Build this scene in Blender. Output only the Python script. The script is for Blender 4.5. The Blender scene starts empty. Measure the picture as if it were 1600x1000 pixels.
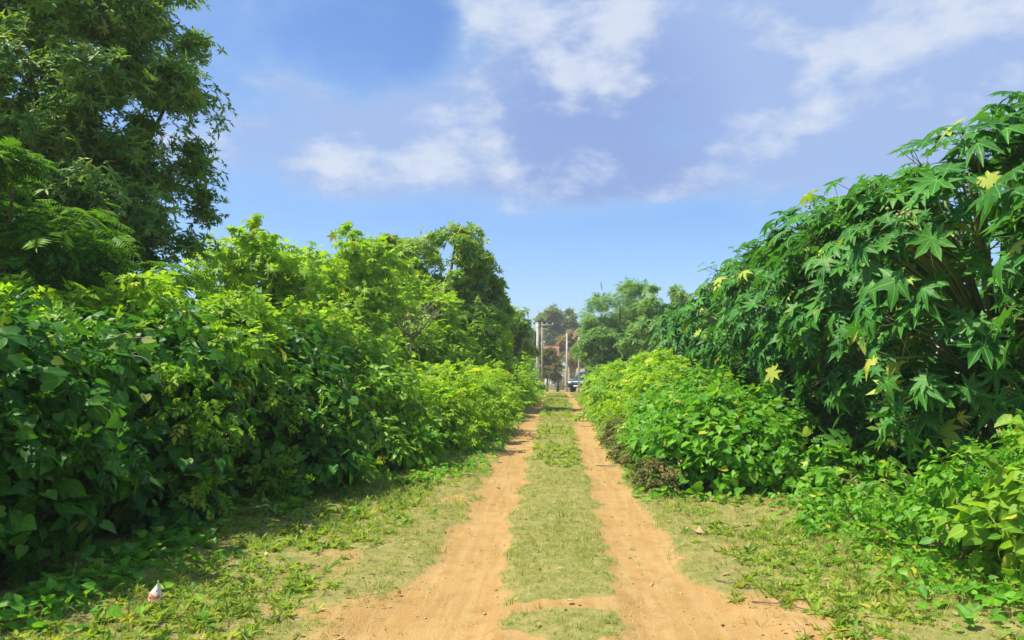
import bpy, math, random
import numpy as np
from mathutils import Matrix, Vector

R = math.radians
rng = np.random.default_rng(11)
random.seed(5)
scene = bpy.context.scene
C = scene.collection

# ------------------------------------------------------------------ camera
F, VX, HY, CAMH = 1150.0, 870.0, 566.0, 1.6      # focal length in photo pixels, vanishing point of the track, eye height
cam_d = bpy.data.cameras.new('camera')
cam_d.sensor_width = 36.0
cam_d.lens = 36.0 * F / 1600.0
cam_d.clip_start = 0.05
cam_d.clip_end = 3000.0
cam = bpy.data.objects.new('camera', cam_d)
C.objects.link(cam)
cam.location = (0, 0, CAMH)
cam.rotation_euler = (R(90) + math.atan((HY - 500) / F), 0, math.atan((VX - 800) / F))
scene.camera = cam

# ------------------------------------------------------------------ sun, sky, exposure
SUN_EL, SUN_AZ = R(60), R(-97)        # azimuth measured from +Y (the way the track runs), negative = left
sdir = Vector((math.sin(SUN_AZ) * math.cos(SUN_EL), math.cos(SUN_AZ) * math.cos(SUN_EL), math.sin(SUN_EL)))
sun_d = bpy.data.lights.new('sun', 'SUN')
sun_d.energy = 4.8
sun_d.angle = R(0.6)
sun_d.color = (1.0, 0.93, 0.78)
sun = bpy.data.objects.new('sun', sun_d)
C.objects.link(sun)
sun.location = (-20, 5, 30)
sun.rotation_euler = sdir.to_track_quat('Z', 'Y').to_euler()

scene.view_settings.view_transform = 'Standard'
scene.view_settings.look = 'None'
scene.view_settings.gamma = 1.0
scene.view_settings.exposure = 0.8
scene.view_settings.use_curve_mapping = False
scene.cycles.max_bounces = 6
scene.cycles.diffuse_bounces = 3
scene.cycles.glossy_bounces = 2
scene.cycles.transmission_bounces = 3
scene.cycles.transparent_max_bounces = 4
scene.cycles.caustics_reflective = False
scene.cycles.caustics_refractive = False
scene.cycles.sample_clamp_indirect = 4.0


def nd(nt, kind, **kw):
    n = nt.nodes.new(kind)
    for k, v in kw.items():
        if k.startswith('i_'):
            key = k[2:]
            n.inputs[int(key) if key.isdigit() else key].default_value = v
        else:
            setattr(n, k, v)
    return n


def mth(nt, op, a, b=None, c=None, clamp=False):
    n = nt.nodes.new('ShaderNodeMath')
    n.operation = op
    n.use_clamp = clamp
    for i, v in enumerate((a, b, c)):
        if v is None:
            continue
        if isinstance(v, (int, float)):
            n.inputs[i].default_value = v
        else:
            nt.links.new(v, n.inputs[i])
    return n.outputs[0]


def mixc(nt, fac, a, b, mode='MIX'):
    n = nt.nodes.new('ShaderNodeMix')
    n.data_type = 'RGBA'
    n.blend_type = mode
    for sock, v in ((n.inputs[0], fac), (n.inputs[6], a), (n.inputs[7], b)):
        if isinstance(v, (int, float)):
            sock.default_value = v
        elif isinstance(v, tuple):
            sock.default_value = (*v, 1) if len(v) == 3 else v
        else:
            nt.links.new(v, sock)
    return n.outputs[2]


def smooth(nt, v, lo, hi):
    n = nt.nodes.new('ShaderNodeMapRange')
    n.interpolation_type = 'SMOOTHSTEP'
    nt.links.new(v, n.inputs[0])
    n.inputs[1].default_value = lo
    n.inputs[2].default_value = hi
    return n.outputs[0]


def pix_dir(px, py):
    v = Vector(((px - 800) / F, (500 - py) / F, -1.0))
    return (cam.rotation_euler.to_matrix() @ v).normalized()


world = bpy.data.worlds.new('World')
scene.world = world
world.use_nodes = True
wt = world.node_tree
wt.nodes.clear()
w_out = nd(wt, 'ShaderNodeOutputWorld')
bg = nd(wt, 'ShaderNodeBackground')
SKY = 0.085
bg.inputs['Strength'].default_value = SKY
wt.links.new(bg.outputs[0], w_out.inputs[0])
sky = nd(wt, 'ShaderNodeTexSky', sky_type='NISHITA')
sky.sun_disc = False
sky.sun_elevation = SUN_EL
sky.sun_rotation = SUN_AZ
sky.air_density = 1.0
sky.dust_density = 0.9
sky.ozone_density = 2.0
tc = nd(wt, 'ShaderNodeTexCoord')
sep = nd(wt, 'ShaderNodeSeparateXYZ')
wt.links.new(tc.outputs['Generated'], sep.inputs[0])
elev = sep.outputs[2]
base = mixc(wt, 1.0, sky.outputs[0], (0.84, 1.02, 1.28), 'MULTIPLY')


def cloud_noise(shift, scale, detail, stretch=1.7, rough=0.55, warp=0.25):
    mp = nd(wt, 'ShaderNodeMapping')
    wt.links.new(tc.outputs['Generated'], mp.inputs[0])
    mp.inputs['Location'].default_value = shift
    mp.inputs['Scale'].default_value = (1, 1, stretch)
    n = nd(wt, 'ShaderNodeTexNoise')
    n.inputs['Scale'].default_value = scale
    n.inputs['Detail'].default_value = detail
    n.inputs['Roughness'].default_value = rough
    n.inputs['Distortion'].default_value = warp
    wt.links.new(mp.outputs[0], n.inputs['Vector'])
    return n.outputs[0]


def lobe(px, py, inner, outer):
    """soft patch of the sky round one direction"""
    d = pix_dir(px, py)
    vm = nd(wt, 'ShaderNodeVectorMath', operation='DOT_PRODUCT')
    wt.links.new(tc.outputs['Generated'], vm.inputs[0])
    vm.inputs[1].default_value = d
    return smooth(wt, vm.outputs['Value'], math.cos(R(outer)), math.cos(R(inner)))


SH = (3.1, 0.7, 1.9)
big = cloud_noise(SH, 4.2, 9.0, 2.0, 0.57, 0.15)
up = cloud_noise((SH[0] + 0.05, SH[1] + 0.01, SH[2] - 0.11), 4.2, 5.0, 2.0, 0.52, 0.3)      # the same field a little nearer the sun
fine = cloud_noise((0.4, 2.2, 5.0), 11.0, 9.0, 1.7, 0.64, 0.1)
puff = cloud_noise((2.4, 1.2, 0.3), 7.0, 8.0, 1.6, 0.58, 0.15)
steer = mth(wt, 'MULTIPLY', lobe(900, 190, 2, 13), 0.20)
for a_ in ((890, 30, 1, 7, 0.16), (1330, 150, 3, 15, 0.17), (470, 190, 2, 12, 0.15), (1560, 40, 2, 12, 0.14), (650, 270, 1, 8, 0.08), (560, 10, 2, 8, -0.30), (330, 40, 2, 7, -0.12), (700, 90, 1, 5, -0.10)):
    steer = mth(wt, 'ADD', steer, mth(wt, 'MULTIPLY', lobe(*a_[:4]), a_[4]))
dens = mth(wt, 'ADD', mth(wt, 'ADD', mth(wt, 'MULTIPLY', big, 0.74), mth(wt, 'MULTIPLY', fine, 0.26)), steer)
band = smooth(wt, elev, 0.155, 0.25)                                # clear air near the horizon
dens_b = mth(wt, 'SUBTRACT', dens, mth(wt, 'MULTIPLY', mth(wt, 'SUBTRACT', 1.0, band), 0.34))
mask = smooth(wt, dens_b, 0.44, 0.63)
edge_ = mth(wt, 'ADD', mth(wt, 'MULTIPLY', mth(wt, 'SUBTRACT', big, up), 1.1), mth(wt, 'MULTIPLY', mth(wt, 'SUBTRACT', fine, 0.5), 0.8))
edge_ = mth(wt, 'ADD', edge_, mth(wt, 'MULTIPLY', mth(wt, 'SUBTRACT', puff, 0.5), 0.85))
edge_ = mth(wt, 'ADD', edge_, mth(wt, 'MULTIPLY', lobe(880, 40, 1, 7), 0.12))
edge_ = mth(wt, 'SUBTRACT', edge_, mth(wt, 'MULTIPLY', lobe(930, 230, 2, 8), 0.14))
for a_ in ((390, 110, 1, 4, 0.13), (520, 190, 0.5, 4, 0.14), (690, 265, 1, 4, 0.10), (1170, 260, 1, 5, 0.12), (1340, 130, 1, 5, 0.10), (850, 130, 0.5, 3, 0.12), (1560, 60, 2, 8, 0.05)):
    edge_ = mth(wt, 'ADD', edge_, mth(wt, 'MULTIPLY', lobe(*a_[:4]), a_[4]))
edge_ = mth(wt, 'SUBTRACT', edge_, mth(wt, 'MULTIPLY', lobe(1250, 50, 3, 13), 0.12))
lit = smooth(wt, edge_, -0.09, 0.33)
shade_ = mixc(wt, lobe(930, 215, 2, 12), (2.6, 3.55, 5.7), (2.0, 2.8, 5.1))
cloud_col = mixc(wt, lit, shade_, (4.9, 5.35, 6.2))
veil = mth(wt, 'MULTIPLY', smooth(wt, dens_b, 0.28, 0.55), 0.4)
c1 = mixc(wt, veil, base, (2.9, 4.25, 6.2))
final = mixc(wt, mth(wt, 'MULTIPLY', mask, 0.88), c1, cloud_col)
wt.links.new(final, bg.inputs['Color'])


# ------------------------------------------------------------------ materials
def principled(name, col, rough=0.8, spec=0.3, noise=None, bump=0.0, metal=0.0):
    m = bpy.data.materials.new(name)
    m.use_nodes = True
    nt = m.node_tree
    p = nt.nodes['Principled BSDF']
    p.inputs['Roughness'].default_value = rough
    p.inputs['Specular IOR Level'].default_value = spec
    p.inputs['Metallic'].default_value = metal
    p.inputs['Base Color'].default_value = (*col, 1)
    if noise:
        sc, col2 = noise
        t = nd(nt, 'ShaderNodeTexCoord')
        n = nd(nt, 'ShaderNodeTexNoise')
        n.inputs['Scale'].default_value = sc
        n.inputs['Detail'].default_value = 6
        nt.links.new(t.outputs['Object'], n.inputs['Vector'])
        f = smooth(nt, n.outputs[0], 0.35, 0.68)
        nt.links.new(mixc(nt, f, col, col2), p.inputs['Base Color'])
        if bump:
            b = nd(nt, 'ShaderNodeBump')
            b.inputs['Strength'].default_value = bump
            nt.links.new(n.outputs[0], b.inputs['Height'])
            nt.links.new(b.outputs[0], p.inputs['Normal'])
    return m


def leaf_mat(name, dark, light, yellow=(0.42, 0.36, 0.05), yel=0.97, trans=0.3, rough=0.5, rib=0.5, spec=0.22):
    m = bpy.data.materials.new(name)
    m.use_nodes = True
    nt = m.node_tree
    p = nt.nodes['Principled BSDF']
    out = nt.nodes['Material Output']
    a = nd(nt, 'ShaderNodeAttribute', attribute_name='tint')
    rb = nd(nt, 'ShaderNodeAttribute', attribute_name='rib')
    oi = nd(nt, 'ShaderNodeObjectInfo')
    t = mth(nt, 'FRACT', mth(nt, 'ADD', a.outputs['Fac'], oi.outputs['Random']))
    col = mixc(nt, smooth(nt, t, 0.0, yel), dark, light)
    col = mixc(nt, mth(nt, 'GREATER_THAN', t, yel), col, yellow)
    geo = nd(nt, 'ShaderNodeNewGeometry')
    # fine blotches over the blade
    n = nd(nt, 'ShaderNodeTexNoise')
    n.inputs['Scale'].default_value = 26
    n.inputs['Detail'].default_value = 3
    tc_ = nd(nt, 'ShaderNodeTexCoord')
    nt.links.new(tc_.outputs['Object'], n.inputs['Vector'])
    col = mixc(nt, mth(nt, 'MULTIPLY', smooth(nt, n.outputs[0], 0.4, 0.75), 0.3), col, tuple(min(1, c * 1.5 + 0.01) for c in light))
    ribf = mth(nt, 'MULTIPLY', smooth(nt, rb.outputs['Fac'], 0.88, 0.97), rib)
    col = mixc(nt, ribf, col, tuple(min(1, c * 2.3 + 0.03) for c in light))
    n_b = nd(nt, 'ShaderNodeTexNoise')
    n_b.inputs['Scale'].default_value = 9
    nt.links.new(tc_.outputs['Object'], n_b.inputs['Vector'])
    brown = mth(nt, 'MULTIPLY', smooth(nt, n_b.outputs[0], 0.56, 0.66), mth(nt, 'MULTIPLY', mth(nt, 'SUBTRACT', 1.0, rb.outputs['Fac']), mth(nt, 'GREATER_THAN', t, 0.72)))
    col = mixc(nt, mth(nt, 'MULTIPLY', brown, 0.8), col, tuple(0.5 * a_ + 0.5 * b_ for a_, b_ in zip(yellow, (0.3, 0.2, 0.08))))
    # paler underside
    col = mixc(nt, mth(nt, 'MULTIPLY', geo.outputs['Backfacing'], 0.3), col, tuple(c * 1.25 + 0.02 for c in light))
    nt.links.new(col, p.inputs['Base Color'])
    p.inputs['Roughness'].default_value = rough
    p.inputs['Specular IOR Level'].default_value = spec
    tr = nd(nt, 'ShaderNodeBsdfTranslucent')
    nt.links.new(mixc(nt, 1.0, col, (1.75, 1.7, 0.75), 'MULTIPLY'), tr.inputs['Color'])
    mx = nd(nt, 'ShaderNodeMixShader')
    mx.inputs[0].default_value = trans
    nt.links.new(p.outputs[0], mx.inputs[1])
    nt.links.new(tr.outputs[0], mx.inputs[2])
    nt.links.new(mx.outputs[0], out.inputs[0])
    return m


M = {}
M['castor'] = leaf_mat('castor_leaf', (0.02, 0.10, 0.014), (0.062, 0.215, 0.025), (0.42, 0.44, 0.06), 0.975, 0.28, 0.5, 0.75)
M['castor_young'] = leaf_mat('castor_young_leaf', (0.03, 0.035, 0.035), (0.06, 0.06, 0.055), (0.06, 0.05, 0.05), 0.99, 0.15, 0.4, 0.3)
M['castor_yellow'] = leaf_mat('castor_yellow_leaf', (0.3, 0.38, 0.05), (0.46, 0.45, 0.08), (0.5, 0.35, 0.08), 0.9, 0.35, 0.5, 0.4)
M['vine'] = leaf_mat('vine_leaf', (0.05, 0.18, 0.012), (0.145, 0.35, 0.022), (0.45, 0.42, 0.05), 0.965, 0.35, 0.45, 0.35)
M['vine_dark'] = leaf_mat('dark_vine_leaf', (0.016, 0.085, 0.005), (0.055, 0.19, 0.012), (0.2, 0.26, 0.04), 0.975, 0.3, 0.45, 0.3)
M['lime_vine'] = leaf_mat('lime_vine_leaf', (0.10, 0.23, 0.02), (0.24, 0.4, 0.035), (0.5, 0.46, 0.05), 0.96, 0.42, 0.5, 0.3)
M['lime'] = leaf_mat('lime_shrub_leaf', (0.12, 0.25, 0.012), (0.28, 0.46, 0.024), (0.5, 0.46, 0.05), 0.95, 0.38, 0.5, 0.3)
M['shrub'] = leaf_mat('shrub_leaf', (0.07, 0.19, 0.012), (0.2, 0.38, 0.022), (0.42, 0.40, 0.05), 0.96, 0.33, 0.45, 0.3)
M['feather'] = leaf_mat('feathery_leaf', (0.035, 0.13, 0.01), (0.10, 0.24, 0.016), (0.2, 0.26, 0.04), 0.98, 0.35, 0.5, 0.0)
M['tree'] = leaf_mat('glossy_tree_leaf', (0.045, 0.15, 0.03), (0.2, 0.34, 0.06), (0.24, 0.27, 0.06), 0.95, 0.3, 0.5, 0.2, 0.25)
M['tree_mid'] = leaf_mat('mid_tree_leaf', (0.10, 0.23, 0.028), (0.27, 0.41, 0.05), (0.36, 0.33, 0.06), 0.96, 0.28, 0.42, 0.2)
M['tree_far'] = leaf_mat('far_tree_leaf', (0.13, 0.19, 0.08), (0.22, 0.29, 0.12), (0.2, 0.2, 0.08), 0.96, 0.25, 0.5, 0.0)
M['tree_light'] = leaf_mat('light_tree_leaf', (0.09, 0.22, 0.05), (0.2, 0.35, 0.09), (0.3, 0.32, 0.08), 0.97, 0.33, 0.45, 0.0)
M['olive'] = leaf_mat('olive_weed_leaf', (0.07, 0.10, 0.03), (0.17, 0.2, 0.05), (0.28, 0.18, 0.09), 0.88, 0.28, 0.6, 0.0)
M['weed'] = leaf_mat('verge_weed_leaf', (0.10, 0.2, 0.025), (0.26, 0.36, 0.04), (0.45, 0.4, 0.07), 0.93, 0.35, 0.55, 0.0)
M['dry'] = leaf_mat('dry_tree_leaf', (0.2, 0.17, 0.07), (0.34, 0.28, 0.12), (0.45, 0.33, 0.12), 0.9, 0.25, 0.7, 0.0)
M['grass'] = leaf_mat('grass_blade', (0.2, 0.265, 0.05), (0.39, 0.43, 0.12), (0.56, 0.47, 0.21), 0.84, 0.3, 0.6, 0.0)
M['straw'] = principled('dry_straw', (0.42, 0.33, 0.16), 0.8, 0.2, (30, (0.3, 0.22, 0.1)))
M['bark'] = principled('bark', (0.11, 0.085, 0.06), 0.9, 0.2, (14, (0.2, 0.165, 0.12)), 0.5)
M['pale_bark'] = principled('pale_bark', (0.36, 0.31, 0.23), 0.85, 0.2, (10, (0.24, 0.2, 0.15)), 0.4)
M['green_stem'] = principled('green_stem', (0.14, 0.2, 0.06), 0.6, 0.3, (9, (0.22, 0.24, 0.1)))
M['petiole'] = principled('petiole', (0.26, 0.32, 0.12), 0.5, 0.3, (12, (0.33, 0.27, 0.13)))
M['pole'] = principled('concrete_pole', (0.55, 0.53, 0.48), 0.85, 0.2, (3, (0.42, 0.40, 0.35)), 0.2)
M['pole_wood'] = principled('wooden_pole', (0.42, 0.34, 0.24), 0.85, 0.2, (4, (0.32, 0.25, 0.17)), 0.2)
M['roof'] = principled('rust_red_roof', (0.30, 0.13, 0.095), 0.7, 0.3, (2.5, (0.25, 0.09, 0.06)), 0.1)
M['plaster'] = principled('grey_plaster', (0.36, 0.33, 0.28), 0.9, 0.2, (1.5, (0.27, 0.25, 0.21)), 0.2)
M['white'] = principled('white_paint', (0.75, 0.75, 0.72), 0.6, 0.3, (4, (0.62, 0.61, 0.57)))
M['dark_glass'] = principled('dark_glass', (0.02, 0.025, 0.03), 0.08, 0.6)
M['car_paint'] = principled('car_paint', (0.025, 0.05, 0.065), 0.25, 0.6, (2, (0.03, 0.06, 0.075)))
M['tyre'] = principled('tyre_rubber', (0.02, 0.02, 0.02), 0.9, 0.2)
M['metal'] = principled('bare_metal', (0.5, 0.5, 0.5), 0.4, 0.5, None, 0, 0.8)
M['lens'] = principled('lamp_lens', (0.7, 0.7, 0.72), 0.15, 0.6)
M['brick'] = principled('brick_orange', (0.45, 0.22, 0.13), 0.9, 0.2, (8, (0.35, 0.16, 0.1)))
M['mound_tan'] = principled('tan_mound', (0.42, 0.29, 0.15), 0.95, 0.1, (5, (0.32, 0.22, 0.11)), 0.6)
M['pebble'] = principled('pebble', (0.42, 0.27, 0.14), 0.9, 0.2, (20, (0.5, 0.36, 0.22)))
M['tan_leaf'] = principled('dead_leaf', (0.5, 0.37, 0.2), 0.75, 0.2, (14, (0.36, 0.24, 0.12)))


# ------------------------------------------------------------------ value noise in numpy
_perm = rng.random(65536)


def vnoise(x, y, seed=0):
    x = np.asarray(x, float)
    y = np.asarray(y, float)
    xi, yi = np.floor(x).astype(int), np.floor(y).astype(int)
    fx, fy = x - xi, y - yi
    fx, fy = fx * fx * (3 - 2 * fx), fy * fy * (3 - 2 * fy)
    h = lambda a, b: _perm[(a * 7919 + b * 104729 + seed * 1299709) & 65535]
    return (h(xi, yi) * (1 - fx) + h(xi + 1, yi) * fx) * (1 - fy) + (h(xi, yi + 1) * (1 - fx) + h(xi + 1, yi + 1) * fx) * fy


def fbm(x, y, seed=0, oct=4):
    s, a, t = 0, 1.0, 0
    for i in range(oct):
        s = s + a * vnoise(np.asarray(x) * 2 ** i + 17 * i, np.asarray(y) * 2 ** i - 9 * i, seed + i)
        t += a
        a *= 0.5
    return s / t


def sstep(v, lo, hi):
    t = np.clip((np.asarray(v, float) - lo) / (hi - lo), 0, 1)
    return t * t * (3 - 2 * t)


def ruts(x, y):
    """how much a point lies in a wheel rut, 0..1"""
    wob = (fbm(x * 1.6, y * 1.3, 3) - 0.5)
    wob2 = (fbm(x * 6, y * 5, 13) - 0.5)
    near = 0.7 * sstep(y, 6.0, 4.2)
    drift = 0.10 * (vnoise(y * 0.22, y * 0 + 3.3, 9) - 0.5)
    far = 1 - 0.25 * sstep(y, 12, 30)
    l = 1 - sstep(np.abs(x + 0.74 + drift + 0.14 * near) + 0.26 * wob + 0.26 * wob2, (0.21 + 0.17 * near) * far, (0.34 + 0.2 * near) * far)
    r = 1 - sstep(np.abs(x - 0.67 + drift - 0.34 * near) + 0.26 * wob + 0.26 * wob2, (0.18 + 0.34 * near) * far, (0.30 + 0.40 * near) * far)
    return np.maximum(l, r)


def cover(x, y):
    """grass cover, 0..1"""
    x = np.asarray(x, float)
    y = np.asarray(y, float)
    c = 1 - ruts(x, y)
    n = fbm(x * 1.7, y * 1.7, 21)
    n2 = fbm(x * 7, y * 7, 31)
    # the open ground nearest the camera is bare apart from ragged patches
    near = sstep(y, 5.6 + 0.9 * (n - 0.5), 4.9 + 0.9 * (n - 0.5)) * (1 - sstep(np.abs(x - 0.2), 1.2, 2.0))
    rag = 0.9 * (n - 0.5) + 0.7 * (n2 - 0.5)
    arc = y - 4.98 - 0.30 * x + 0.30 * (fbm(x * 3.1 + 7, y * 3.1, 71) - 0.5) + 0.22 * (fbm(x * 9, y * 9, 72) - 0.5)
    band = 1 - sstep(np.abs(arc) + 0.10 * np.clip(np.abs(x - 0.05) - 0.22, 0, 1), 0.03, 0.09)
    above = sstep(arc, 0.02, 0.08) * (1 - sstep(np.abs(x) + 0.5 * rag, 0.38, 0.56))
    patch = np.maximum((1 - sstep(np.hypot((x - 0.05) / 0.66, (y - 4.6) / 0.30) + 1.5 * rag, 0.65, 1.15)) * (1 - band), above)
    near = np.maximum(near, band * (np.abs(x) < 0.55))
    bare = near * (1 - patch)
    c = c * (1 - np.clip(bare * 1.25 - 0.35 * (n2 - 0.4), 0, 1))
    c = c * np.clip(1.25 - 0.7 * sstep(n2, 0.55, 0.8) * (np.abs(x) > 0.95), 0, 1)
    # thin, worn spots on the verges
    c = c * (1 - 0.55 * sstep(n, 0.60, 0.78) * (np.abs(x) > 1.0))
    field = sstep(np.abs(x), 4, 7)
    c = c * (1 - field) + 0.95 * field
    behind = sstep(y, 3.8, 2.5) * sstep(n, 0.35, 0.55)
    return np.clip(c * (1 - 0.8 * behind), 0, 1)


def zg(x, y):
    x = np.asarray(x, float)
    y = np.asarray(y, float)
    z = -1.75 * sstep(y, 26, 96)
    return z


def zground(x, y):
    x = np.asarray(x, float)
    y = np.asarray(y, float)
    k = 1 - sstep(np.hypot(x, y), 40, 90)
    z = zg(x, y) - 0.035 * ruts(x, y) * k + (0.05 * (fbm(x * 0.7, y * 0.7, 41) - 0.5) + 0.018 * (fbm(x * 5, y * 5, 51, 3) - 0.5)) * k
    z = z + 0.10 * sstep(np.abs(x), 1.6, 3.4) * k        # the verges rise a little towards the hedges
    return z


# ------------------------------------------------------------------ mesh helpers
def mesh_np(name, V, faces_list, mat=None, attrs=None, smooth_=False):
    """faces_list: list of integer arrays (n,3) or (n,4)"""
    me = bpy.data.meshes.new(name)
    V = np.asarray(V, np.float32)
    me.vertices.add(len(V))
    me.vertices.foreach_set('co', V.ravel())
    loops = np.concatenate([f.ravel() for f in faces_list]).astype(np.int32)
    sizes = np.concatenate([np.full(len(f), f.shape[1], np.int32) for f in faces_list])
    starts = np.concatenate([[0], np.cumsum(sizes)[:-1]]).astype(np.int32)
    me.loops.add(len(loops))
    me.loops.foreach_set('vertex_index', loops)
    me.polygons.add(len(sizes))
    me.polygons.foreach_set('loop_start', starts)
    me.polygons.foreach_set('loop_total', sizes)
    if smooth_:
        me.polygons.foreach_set('use_smooth', np.ones(len(sizes), bool))
    for k, v in (attrs or {}).items():
        at = me.attributes.new(k, 'FLOAT', 'POINT')
        at.data.foreach_set('value', np.asarray(v, np.float32))
    me.update(calc_edges=True)
    if mat:
        me.materials.append(mat)
    return me


def link(name, data, parent=None, loc=None):
    o = bpy.data.objects.new(name, data)
    C.objects.link(o)
    if parent is not None:
        o.parent = parent
    if loc is not None:
        o.location = loc
    return o


def tag(o, label=None, cat=None, group=None, kind=None):
    if label:
        o['label'] = label
    if cat:
        o['category'] = cat
    if group:
        o['group'] = group
    if kind:
        o['kind'] = kind
    return o


def thing(name, label, cat, loc, group=None):
    o = bpy.data.objects.new(name, None)
    o.empty_display_size = 0.2
    C.objects.link(o)
    o.location = loc
    return tag(o, label, cat, group)


class MB:
    """collects tubes, boxes and free polygons into one mesh"""

    def __init__(self):
        self.V, self.T, self.Q, self.n = [], [], [], 0

    def add(self, v, tris=None, quads=None):
        v = np.asarray(v, float).reshape(-1, 3)
        if tris is not None and len(tris):
            self.T.append(np.asarray(tris) + self.n)
        if quads is not None and len(quads):
            self.Q.append(np.asarray(quads) + self.n)
        self.V.append(v)
        self.n += len(v)
        return self

    def tube(self, pts, radii, sides=6):
        pts = np.asarray(pts, float)
        k = len(pts)
        radii = np.interp(np.linspace(0, 1, k), np.linspace(0, 1, len(radii)), radii)
        tan = np.gradient(pts, axis=0)
        tan /= np.linalg.norm(tan, axis=1, keepdims=True) + 1e-9
        ref = np.array([0.31, 0.93, 0.2])
        b = np.cross(tan, ref)
        b /= np.linalg.norm(b, axis=1, keepdims=True) + 1e-9
        c = np.cross(tan, b)
        a = np.arange(sides) / sides * 2 * np.pi
        ring = pts[:, None] + radii[:, None, None] * (np.cos(a)[None, :, None] * b[:, None] + np.sin(a)[None, :, None] * c[:, None])
        i = np.arange(k - 1)[:, None] * sides
        j = np.arange(sides)[None]
        jn = (j + 1) % sides
        q = np.stack([i + j, i + jn, i + sides + jn, i + sides + j], -1).reshape(-1, 4)
        v = np.concatenate([ring.reshape(-1, 3), pts[:1], pts[-1:]])
        j0 = np.arange(sides)
        t = np.concatenate([np.stack([np.full(sides, k * sides), (j0 + 1) % sides, j0], 1),
                            np.stack([np.full(sides, k * sides + 1), (k - 1) * sides + j0, (k - 1) * sides + (j0 + 1) % sides], 1)])
        return self.add(v, t, q)

    def box(self, lo, hi, rot=0.0, about=(0, 0)):
        x0, y0, z0 = lo
        x1, y1, z1 = hi
        v = np.array([[x, y, z] for z in (z0, z1) for x, y in ((x0, y0), (x1, y0), (x1, y1), (x0, y1))], float)
        q = [[3, 2, 1, 0], [4, 5, 6, 7], [0, 1, 5, 4], [1, 2, 6, 5], [2, 3, 7, 6], [3, 0, 4, 7]]
        if rot:
            c, s = math.cos(rot), math.sin(rot)
            d = v[:, :2] - about
            v[:, 0] = about[0] + c * d[:, 0] - s * d[:, 1]
            v[:, 1] = about[1] + s * d[:, 0] + c * d[:, 1]
        return self.add(v, None, q)

    def mesh(self, name, mat, smooth_=False):
        fl = []
        if self.T:
            fl.append(np.concatenate(self.T))
        if self.Q:
            fl.append(np.concatenate(self.Q))
        return mesh_np(name, np.concatenate(self.V), fl, mat, None, smooth_)

    def build(self, name, mat, parent=None, smooth_=False, off=(0, 0, 0)):
        if any(off):
            self.V = [v - np.asarray(off) for v in self.V]
        return link(name, self.mesh(name, mat, smooth_), parent)


# ------------------------------------------------------------------ leaf shapes (base at the origin, tip along +Y, upper side +Z); (verts, tris, rib)
def t_castor(droop=0.25, fold=0.05, seed=0, lobes=8, low=False):
    rr = np.random.default_rng(seed)
    V, T, B = [(0, 0, 0)], [], [1.0]
    ang = np.linspace(-148, 148, lobes) + rr.normal(0, 4, lobes)
    half = 148.0 / (lobes - 1)

    def P(a, r, dz=0.0, rib=0.0):
        a = math.radians(a)
        V.append((math.sin(a) * r, math.cos(a) * r, -droop * r * r + dz))
        B.append(rib)
        return len(V) - 1
    notch = [P(ang[0] - half * 0.9, 0.22)] + [P((ang[i] + ang[i + 1]) / 2, 0.33 + 0.06 * rr.random(), 0.02) for i in range(lobes - 1)] + [P(ang[-1] + half * 0.9, 0.22)]
    for i, a in enumerate(ang):
        L = (0.62 + 0.38 * math.cos(math.radians(a) / 2) ** 2) * rr.uniform(0.92, 1.06)
        w = math.degrees(math.atan(0.27 * rr.uniform(0.85, 1.1)))
        mid = P(a, 0.55 * L, -fold, 1.0)
        wl = P(a - w, 0.60 * L, 0.01)
        wr = P(a + w, 0.60 * L, 0.01)
        tip = P(a + rr.normal(0, 2), L, -0.10 * droop, 1.0)
        nl, nr = notch[i], notch[i + 1]
        if low:
            T += [(0, tip, wl), (0, wl, nl), (0, wr, tip), (0, nr, wr)]
            continue
        T += [(0, mid, nl), (nl, mid, wl), (wl, mid, tip), (0, nr, mid), (nr, wr, mid), (wr, tip, mid)]
    return np.array(V, float), np.array(T), np.array(B)


def t_heart(fold=0.12, tip=-0.12, w=1.0):
    V = [(0, 0, 0), (0, 0.34, -0.01), (0, 0.68, 0), (0, 1.0, tip)]
    B = [1, 1, 1, 1]
    T = []
    for s in (-1, 1):
        o = len(V)
        V += [(s * 0.17 * w, -0.15, fold * 0.4), (s * 0.36 * w, -0.10, fold * 0.8), (s * 0.475 * w, 0.10, fold), (s * 0.445 * w, 0.34, fold * 0.8), (s * 0.32 * w, 0.58, fold * 0.5), (s * 0.15 * w, 0.80, tip * 0.3)]
        B += [0] * 6
        T += [(0, o, o + 1), (0, o + 1, o + 2), (0, o + 2, 1), (1, o + 2, o + 3), (1, o + 3, o + 4), (1, o + 4, 2), (2, o + 4, o + 5), (2, o + 5, 3)]
    return np.array(V, float), fix_up(V, T), np.array(B, float)


def fix_up(V, T):
    """turn every triangle so that its upper side is +Z"""
    V = np.asarray(V, float)
    T = np.asarray(T).copy()
    n = np.cross(V[T[:, 1]] - V[T[:, 0]], V[T[:, 2]] - V[T[:, 0]])[:, 2]
    f = n < 0
    T[f] = T[f][:, ::-1]
    return T


def t_oval(w=0.24, fold=0.07, tip=-0.10):
    V = [(0, 0, 0), (0, 0.5, 0), (0, 1, tip)]
    B = [1, 1, 1]
    T = []
    for s in (-1, 1):
        o = len(V)
        V += [(s * w, 0.3, fold), (s * w * 0.85, 0.66, fold * 0.4)]
        B += [0, 0]
        T += [(0, o, 1), (1, o, o + 1), (1, o + 1, 2)]
    return np.array(V, float), fix_up(V, T), np.array(B, float)


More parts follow.
